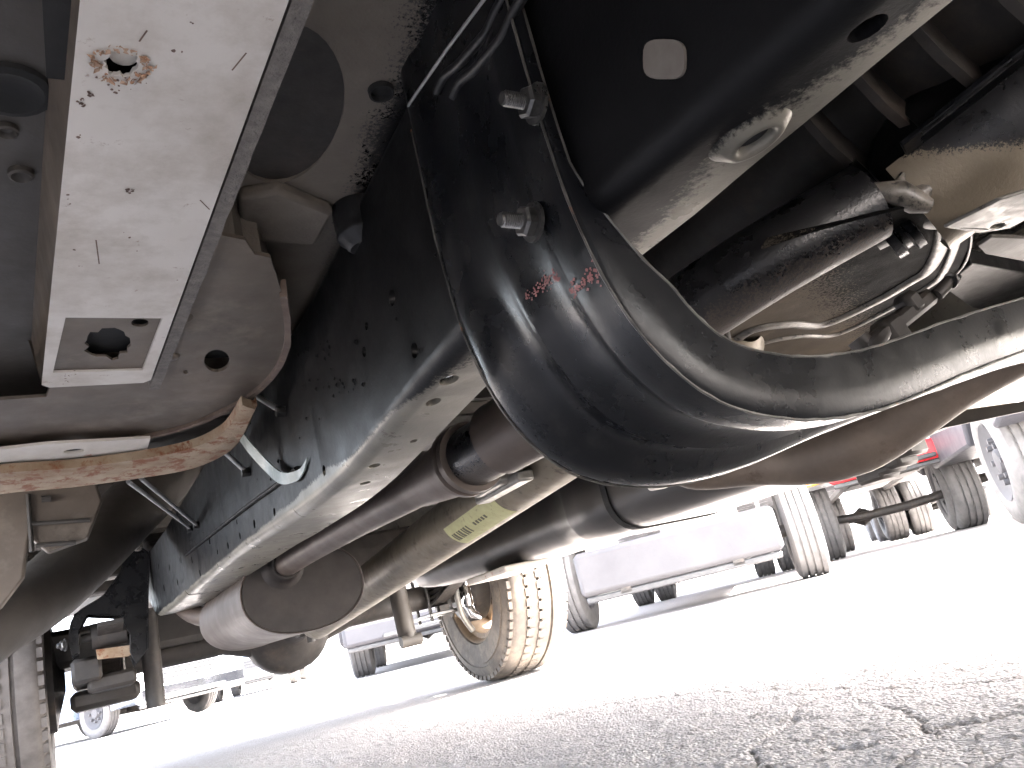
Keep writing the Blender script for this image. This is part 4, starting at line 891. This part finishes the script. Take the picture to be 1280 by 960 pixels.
# ------------------------------------------------------------------ parked vehicles
def vehicle(name, loc, heading, label, cat, group, paint, L=5.2, W=1.9, wb=3.4, wr=.38, ww=.25, H=1.8, hood=1.05, sill=.45, bumper='chrome', duals=False, plate=False, grille=True, front=.85, bsill=None, bhw=None, bh=.2):
    """heading = direction the front looks to (x, y). Origin on the ground under the front axle."""
    rz = math.atan2(heading[1], heading[0])-math.pi/2
    o = thing(name, (loc[0], loc[1], 0), label, cat, group, rz)
    def P(nm, mb, mt, parent=o, **k): q = build(nm, mb, mt, None, **k); q.parent = parent; return q
    bs = bsill or sill; hb = bhw or W/2-.04
    def ar(cy, r_): 
        a0 = math.asin(min(.95, (bs-wr)/r_)); return [(cy+r_*math.cos(a), wr+r_*math.sin(a)) for a in [a0+(math.pi-2*a0)*k/14 for k in range(15)]]
    prof = [(front, bs+.05)]+[(a, b) for a, b in ar(0, wr+.09)]+[(a, b) for a, b in ar(-wb, wr+.09)]+[(front-L, bs+.08), (front-L, hood+.05), (-2.6, hood+.05), (-2.45, H), (-1.2, H), (-.5, hood+.05), (front-.05, hood-.12), (front+.03, hood-.3)]
    mb = MB(); mb.prism(prof, [], lambda u, v, d: Vector((d, u, v)), -W/2, W/2); body = P('body', mb, T[paint], bevel=.03)
    mb = MB(); mb.prism([(-.62, hood+.12), (-1.22, H-.08), (-1.3, H-.08), (-2.35, H-.08), (-2.42, hood+.12)], [], lambda u, v, d: Vector((d, u, v)), -W/2-.006, W/2+.006); P('side_windows', mb, T['glass'])
    q = [Vector((s_*(W/2-.12), y, z)) for s_, y, z in ((-1, -.53, hood+.10), (1, -.53, hood+.10), (1, -1.16, H-.04), (-1, -1.16, H-.04))]; n_ = Vector((0, .75, .65))*.012
    mb = MB(); mb.loft([[v+n_ for v in q], [v-n_ for v in q]]); P('windscreen', mb, T['glass'])
    mb = MB(); mb.box((-hb, front-.02, sill-.02), (hb, front+.10, sill+bh), bev=.03); bp_ = P('front_bumper', mb, T[bumper], bevel=.01)
    mb = MB(); mb.box((-hb+.03, front+.02, sill-.07), (hb-.03, front+.08, sill-.022), bev=.01); P('air_dam', mb, T['trim'], parent=bp_)
    if grille:
        mb = MB(); mb.box((-.48, front-.03, hood-.42), (.48, front+.045, hood-.18), bev=.02); g_ = P('grille', mb, T['trim'])
        for k in range(4): mb = MB(); mb.box((-.46, front+.035, hood-.40+k*.058), (.46, front+.06, hood-.38+k*.058), bev=.004); P('grille_bar', mb, T['silver'], parent=g_)
        mb = MB(); mb.box((-.5, front+.02, sill-.0), (.5, front+.13, sill+.05), bev=.01); P('lower_intake', mb, T['trim'], parent=bp_)
    for s_ in (-1, 1):
        mb = MB(); mb.box((s_*.72-.17, front-.05, hood-.42), (s_*.72+.17, front+.05, hood-.19), bev=.04); hl = P('headlight', mb, T['lamp'])
        mb = MB(); mb.box((s_*.72-.17, front-.04, hood-.47), (s_*.72+.17, front+.045, hood-.43), bev=.01); P('turn_signal', mb, T['amber'], parent=hl)
        mb = MB(); mb.box((s_*(W/2-.08)-.06, front-L-.02, hood-.32), (s_*(W/2-.08)+.06, front-L+.03, hood-.02), bev=.01); P('tail_light', mb, T['redlamp'])
    if plate: mb = MB(); mb.box((-.16, front+.12, sill+.02), (.16, front+.128, sill+.17)); P('licence_plate', mb, T['plate'])
    mb = MB(); mb.tube([(-W/2+.2, 0, wr-.02), (-.2, .0, wr-.06), (.2, 0, wr-.06), (W/2-.2, 0, wr-.02)], .05, 10); mb.box((-.4, -.5, sill-.06), (.4, .5, sill+.05), bev=.03); mb.box((-.45, -L+1.2, sill-.05), (-.37, .6, sill+.08)); mb.box((.37, -L+1.2, sill-.05), (.45, .6, sill+.08))
    mb.tube([(-W/2+.2, -wb, wr), (-.15, -wb, wr), (0, -wb, wr), (.15, -wb, wr), (W/2-.2, -wb, wr)], [.05, .06, .15, .06, .05], 12); P('underbody', mb, T['axle'])
    wp = None
    for cy in (0, -wb):
        xs_ = [W/2-.02-ww, -(W/2-.02)]
        if duals and cy: xs_ += [W/2-.02-2*ww-.05, -(W/2-.02)+ww+.05]
        for x_ in xs_:
            w_ = ww; c = Vector((x_, cy, wr)); prof2 = [(w_*.1, wr*.6), (0, wr*.7), (0, wr*.85), (w_*.06, wr*.96)]
            for k in range(4): u0_ = .1+k*.21; prof2 += [(w_*u0_, wr*.995), (w_*(u0_+.15), wr*.995), (w_*(u0_+.155), wr*.965), (w_*(u0_+.2), wr*.965)]
            prof2 = prof2[:-2]+[(w_*.94, wr*.96), (w_, wr*.85), (w_, wr*.7), (w_*.9, wr*.6)]
            wh = P('wheel', MB().lathe([(w_*.3, 0), (w_*.3, wr*.3), (w_*.7, wr*.3), (w_*.7, 0)], c, (1, 0, 0), 20), T['trim'])
            P('tyre', MB().lathe(prof2, c, (1, 0, 0), 48, closed=True), T['tyregrey'], parent=wh, smooth=40)
            mb = MB()
            for s_ in (0, 1):
                hx_ = w_*(.04+.92*s_); dd = 1 if s_ == 0 else -1
                mb.lathe([(hx_, wr*.62), (hx_+dd*w_*.12, wr*.55), (hx_+dd*w_*.22, wr*.25), (hx_+dd*w_*.05, wr*.18), (hx_+dd*w_*.05, 0)], c, (1, 0, 0), 32)
                for k in range(8):
                    a = k*math.pi/4; mb.lathe([(hx_+dd*w_*.02, 0), (hx_+dd*w_*.02, wr*.045), (hx_+dd*w_*.2, wr*.05)], c+Vector((0, wr*.33*math.cos(a), wr*.33*math.sin(a))), (1, 0, 0), 8)
            P('rim', mb, T['valance'], parent=wh, smooth=40)
    return o
GRP = 'vehicles parked across the lot'
def g(a, b): v = at(a, b, z=0); return (v.x, v.y)
pa, pb = g(1012, 722), g(738, 787)
ctr = ((pa[0]+pb[0])/2, (pa[1]+pb[1])/2); hd = Vector((pa[1]-pb[1], -(pa[0]-pb[0]))).normalized()
vehicle('parked_truck', ctr, hd, 'white truck with silver front valance, facing the camera just beyond the rear wheel', 'truck', GRP, 'white', W=2.10, L=5.8, wb=4.0, wr=.40, ww=.24, sill=.26, bsill=.74, bhw=.74, bh=.30, bumper='valance', duals=True, grille=False, front=.52, H=1.9, hood=1.2)
vehicle('parked_truck', (8.3, 6.2), Vector((-.72, -.69)), 'white truck with red bumper and wide dark tyres, right of the grooved wheel', 'truck', GRP, 'white', wr=.46, ww=.32, sill=.80, bhw=.6, duals=True, H=2.0, hood=1.3, bumper='red')
vehicle('parked_van', (13.0, 9.0), Vector((-.76, -.65)), 'white van with dark plate and marks on its front, between the dark tyres', 'van', GRP, 'white', wr=.42, sill=.5, plate=True, H=2.2, hood=1.35)
vehicle('parked_truck', (7.0, 2.92), Vector((-.75, -.66)), 'silver truck at the right edge with a grooved front tyre', 'truck', GRP, 'silver', bhw=.6, wr=.50, ww=.32, sill=.70, H=2.1, hood=1.4, W=2.1, bumper='silver')
vehicle('parked_pickup', (3.55, 9.0), Vector((-.35, -.93)), 'silver grey pickup with a dark grille, left of the far rear wheel', 'pickup truck', GRP, 'silver', wr=.38, sill=.34, bumper='silver', L=5.4, H=1.8)
vehicle('parked_car', (3.4, 19.5), Vector((-.3, -.95)), 'small pale blue grey car behind the differential', 'car', GRP, 'bluecar', wr=.32, sill=.30, H=1.45, hood=.9, L=4.5, wb=2.6, ww=.2)
vehicle('parked_car', (.9, 13.5), Vector((.55, -.83)), 'dark grey car low in the bright gap by the near spring', 'car', GRP, 'bluecar', wr=.32, sill=.30, H=1.45, hood=.9, L=4.5, wb=2.6, ww=.2)

# small items far off: blue placard stand and bin
gx_, gy_ = g(862, 732); gx_, gy_ = 9.6, 11.9
o = thing('parking_sign', (gx_, gy_, 0), 'small blue accessible parking sign far off under the white truck', 'sign')
mb = MB(); mb.tube([(0, 0, 0), (0, 0, .3)], .03, 8); q_ = build('post', mb, T['bare']); q_.parent = o
mb = MB(); mb.box((-.16, -.02, .18), (.16, .0, .55), bev=.02, mtx=Matrix.Rotation(R(-40), 4, 'Z')); q_ = build('sign_panel', mb, T['blue']); q_.parent = o
mb = MB(); rz = Matrix.Rotation(R(-40), 4, 'Z')
for a, b in (((-.07, .27), (.07, .46)), ((.07, .27), (-.07, .46))): mb.tube([rz @ Vector((a[0], -.03, a[1])), rz @ Vector((b[0], -.03, b[1]))], .016, 6)
q_ = build('sign_mark', mb, T['white']); q_.parent = o
